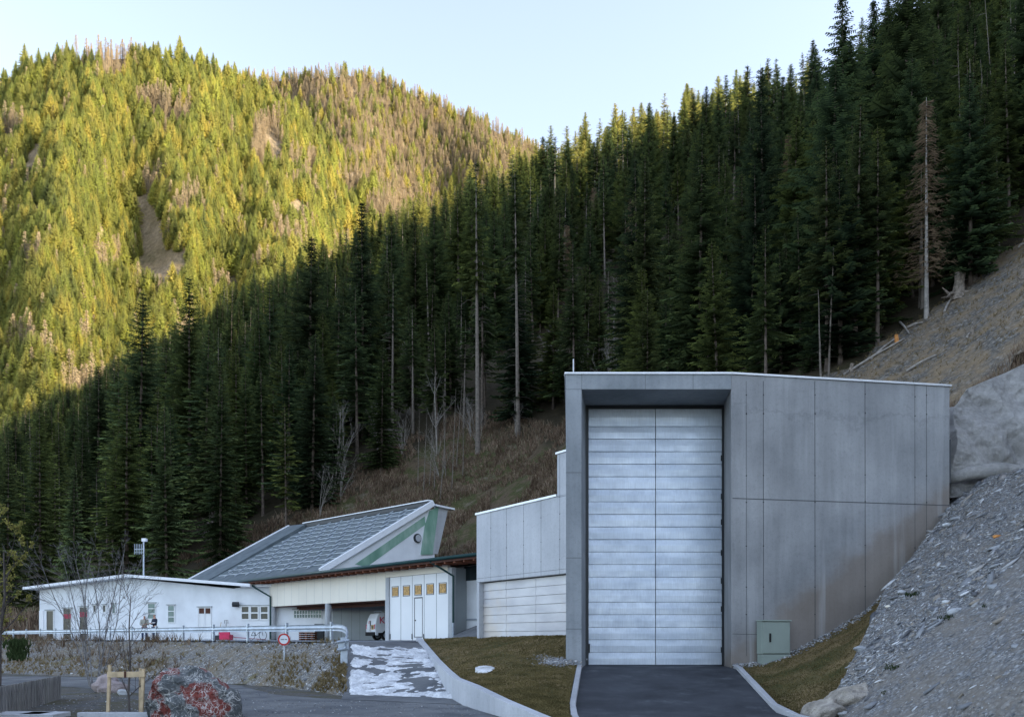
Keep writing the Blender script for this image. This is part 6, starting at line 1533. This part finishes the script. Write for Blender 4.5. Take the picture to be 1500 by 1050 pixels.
for k, (a, b, lab) in enumerate((((1236, 552), (1325, 500), 'long pale fallen trunk along the lower forest edge'), ((1328, 548), (1372, 524), 'thin fallen pole lying on the grey cut slope'), ((1383, 462), (1392, 444), 'short leaning log below the uprooted stump'), ((1330, 484), (1352, 476), 'short fallen branch at the forest edge'), ((1318, 474), (1332, 492), 'leaning dead pole at the forest edge'), ((1275, 530), (1310, 500), 'fallen grey pole lying in the dark forest edge'), ((1416, 518), (1424, 500), 'short pale stick on the cut slope'), ((1492, 366), (1500, 360), 'short log at the top right of the cut slope'))):
    p0, p1 = on_hill(*a), on_hill(*b); m = MB(); m.tube([p0+Vector((0, 0, .1)), (p0+p1)/2+Vector((0, 0, .18)), p1+Vector((0, 0, .12))], [.07, .06, .04], 6); tag(m.build('fallen_log', M['bark_pale']), lab, 'log')
q = on_hill(1314, 503); m = MB(); m.tube([q, q+Vector((-.05, 0, .5))], [.14, .1], 8); tag(m.build('tree_stump', M['orange_wood']), 'freshly cut orange stump at the forest edge', 'stump')
m = MB(); m.tube([on_hill(745, 700)+Vector((0, 0, .1)), on_hill(770, 655)+Vector((0, 0, .5))], [.06, .04], 6)
tag(m.build('fallen_log', M['bark_pale']), 'pale dead pole lying on the scrub clearing left of the portal', 'log')

# ------------------------------------------------------------------ sky, sun, camera
az_b, el = 14, 22      # sun comes from the right, a little behind the camera
W = bpy.data.worlds.new('World'); S.world = W; W.use_nodes = True; nt = W.node_tree; nt.nodes.clear()
sky = nt.nodes.new('ShaderNodeTexSky'); sky.sky_type = 'NISHITA'; sky.sun_disc = False; sky.sun_elevation = math.radians(el)
sky.sun_rotation = math.radians(90+az_b); sky.altitude = 900; sky.air_density = 1.0; sky.dust_density = 1.2; sky.ozone_density = 2.5
bg = nt.nodes.new('ShaderNodeBackground'); bg.inputs[1].default_value = .56; wo = nt.nodes.new('ShaderNodeOutputWorld')
hs = nt.nodes.new('ShaderNodeHueSaturation'); hs.inputs['Saturation'].default_value = .62; hs.inputs['Value'].default_value = 1.0; nt.links.new(sky.outputs[0], hs.inputs['Color']); nt.links.new(hs.outputs[0], bg.inputs[0]); nt.links.new(bg.outputs[0], wo.inputs[0])
sl = bpy.data.lights.new('sun', 'SUN'); sl.energy = 16.0; sl.angle = math.radians(.5); sl.color = (1.0, .88, .66)
so = bpy.data.objects.new('sun', sl); link(so); e_, a_ = math.radians(el), math.radians(az_b)
dirv = Vector((math.cos(e_)*math.cos(a_), -math.cos(e_)*math.sin(a_), math.sin(e_))); so.rotation_euler = dirv.to_track_quat('Z', 'Y').to_euler()
cam = bpy.data.cameras.new('camera'); co = bpy.data.objects.new('camera', cam); link(co); co.location = (0, 0, EYE); co.rotation_euler = (PI/2, 0, 0)
cam.sensor_width = 36; cam.lens = 30; cam.shift_y = (HZ-525)/1500; cam.clip_end = 6000; cam.clip_start = .1
S.camera = co
S.view_settings.view_transform = 'Standard'; S.view_settings.look = 'None'; S.view_settings.exposure = 0; S.view_settings.gamma = 1
S.render.engine = 'CYCLES'

# every separate hinge, joint, hole or bar becomes an object of its own
def split_loose(o):
    bm = bmesh.new(); bm.from_mesh(o.data); bm.verts.ensure_lookup_table(); seen = set(); groups = []
    for v in bm.verts:
        if v.index in seen: continue
        st_ = [v]; grp = []; seen.add(v.index)
        while st_:
            w = st_.pop(); grp.append(w.index)
            for e in w.link_edges:
                x = e.other_vert(w)
                if x.index not in seen: seen.add(x.index); st_.append(x)
        groups.append(grp)
    if len(groups) < 2: bm.free(); return
    vco = [tuple(v.co) for v in bm.verts]; faces = [[v.index for v in f.verts] for f in bm.faces]; bm.free()
    own = {}
    for k, g_ in enumerate(groups):
        for i in g_: own[i] = k
    fs = [[] for _ in groups]
    for f in faces: fs[own[f[0]]].append(f)
    old = o.data
    for k, g_ in enumerate(groups):
        mp = {i: j for j, i in enumerate(g_)}; me = bpy.data.meshes.new(o.name.split('.')[0]); me.from_pydata([vco[i] for i in g_], [], [[mp[i] for i in f] for f in fs[k]]); me.update(); me.materials.append(old.materials[0])
        if k == 0: o.data = me
        else:
            c = o.copy(); c.data = me; COL.objects.link(c)
for o in list(bpy.data.objects):
    if o.type == 'MESH' and o.parent is not None and o.name.split('.')[0] in ('hinge', 'formwork_joint', 'anchor_hole', 'snow_rail', 'snow_guard', 'panel_joint', 'roof_bar', 'door_post'): split_loose(o)
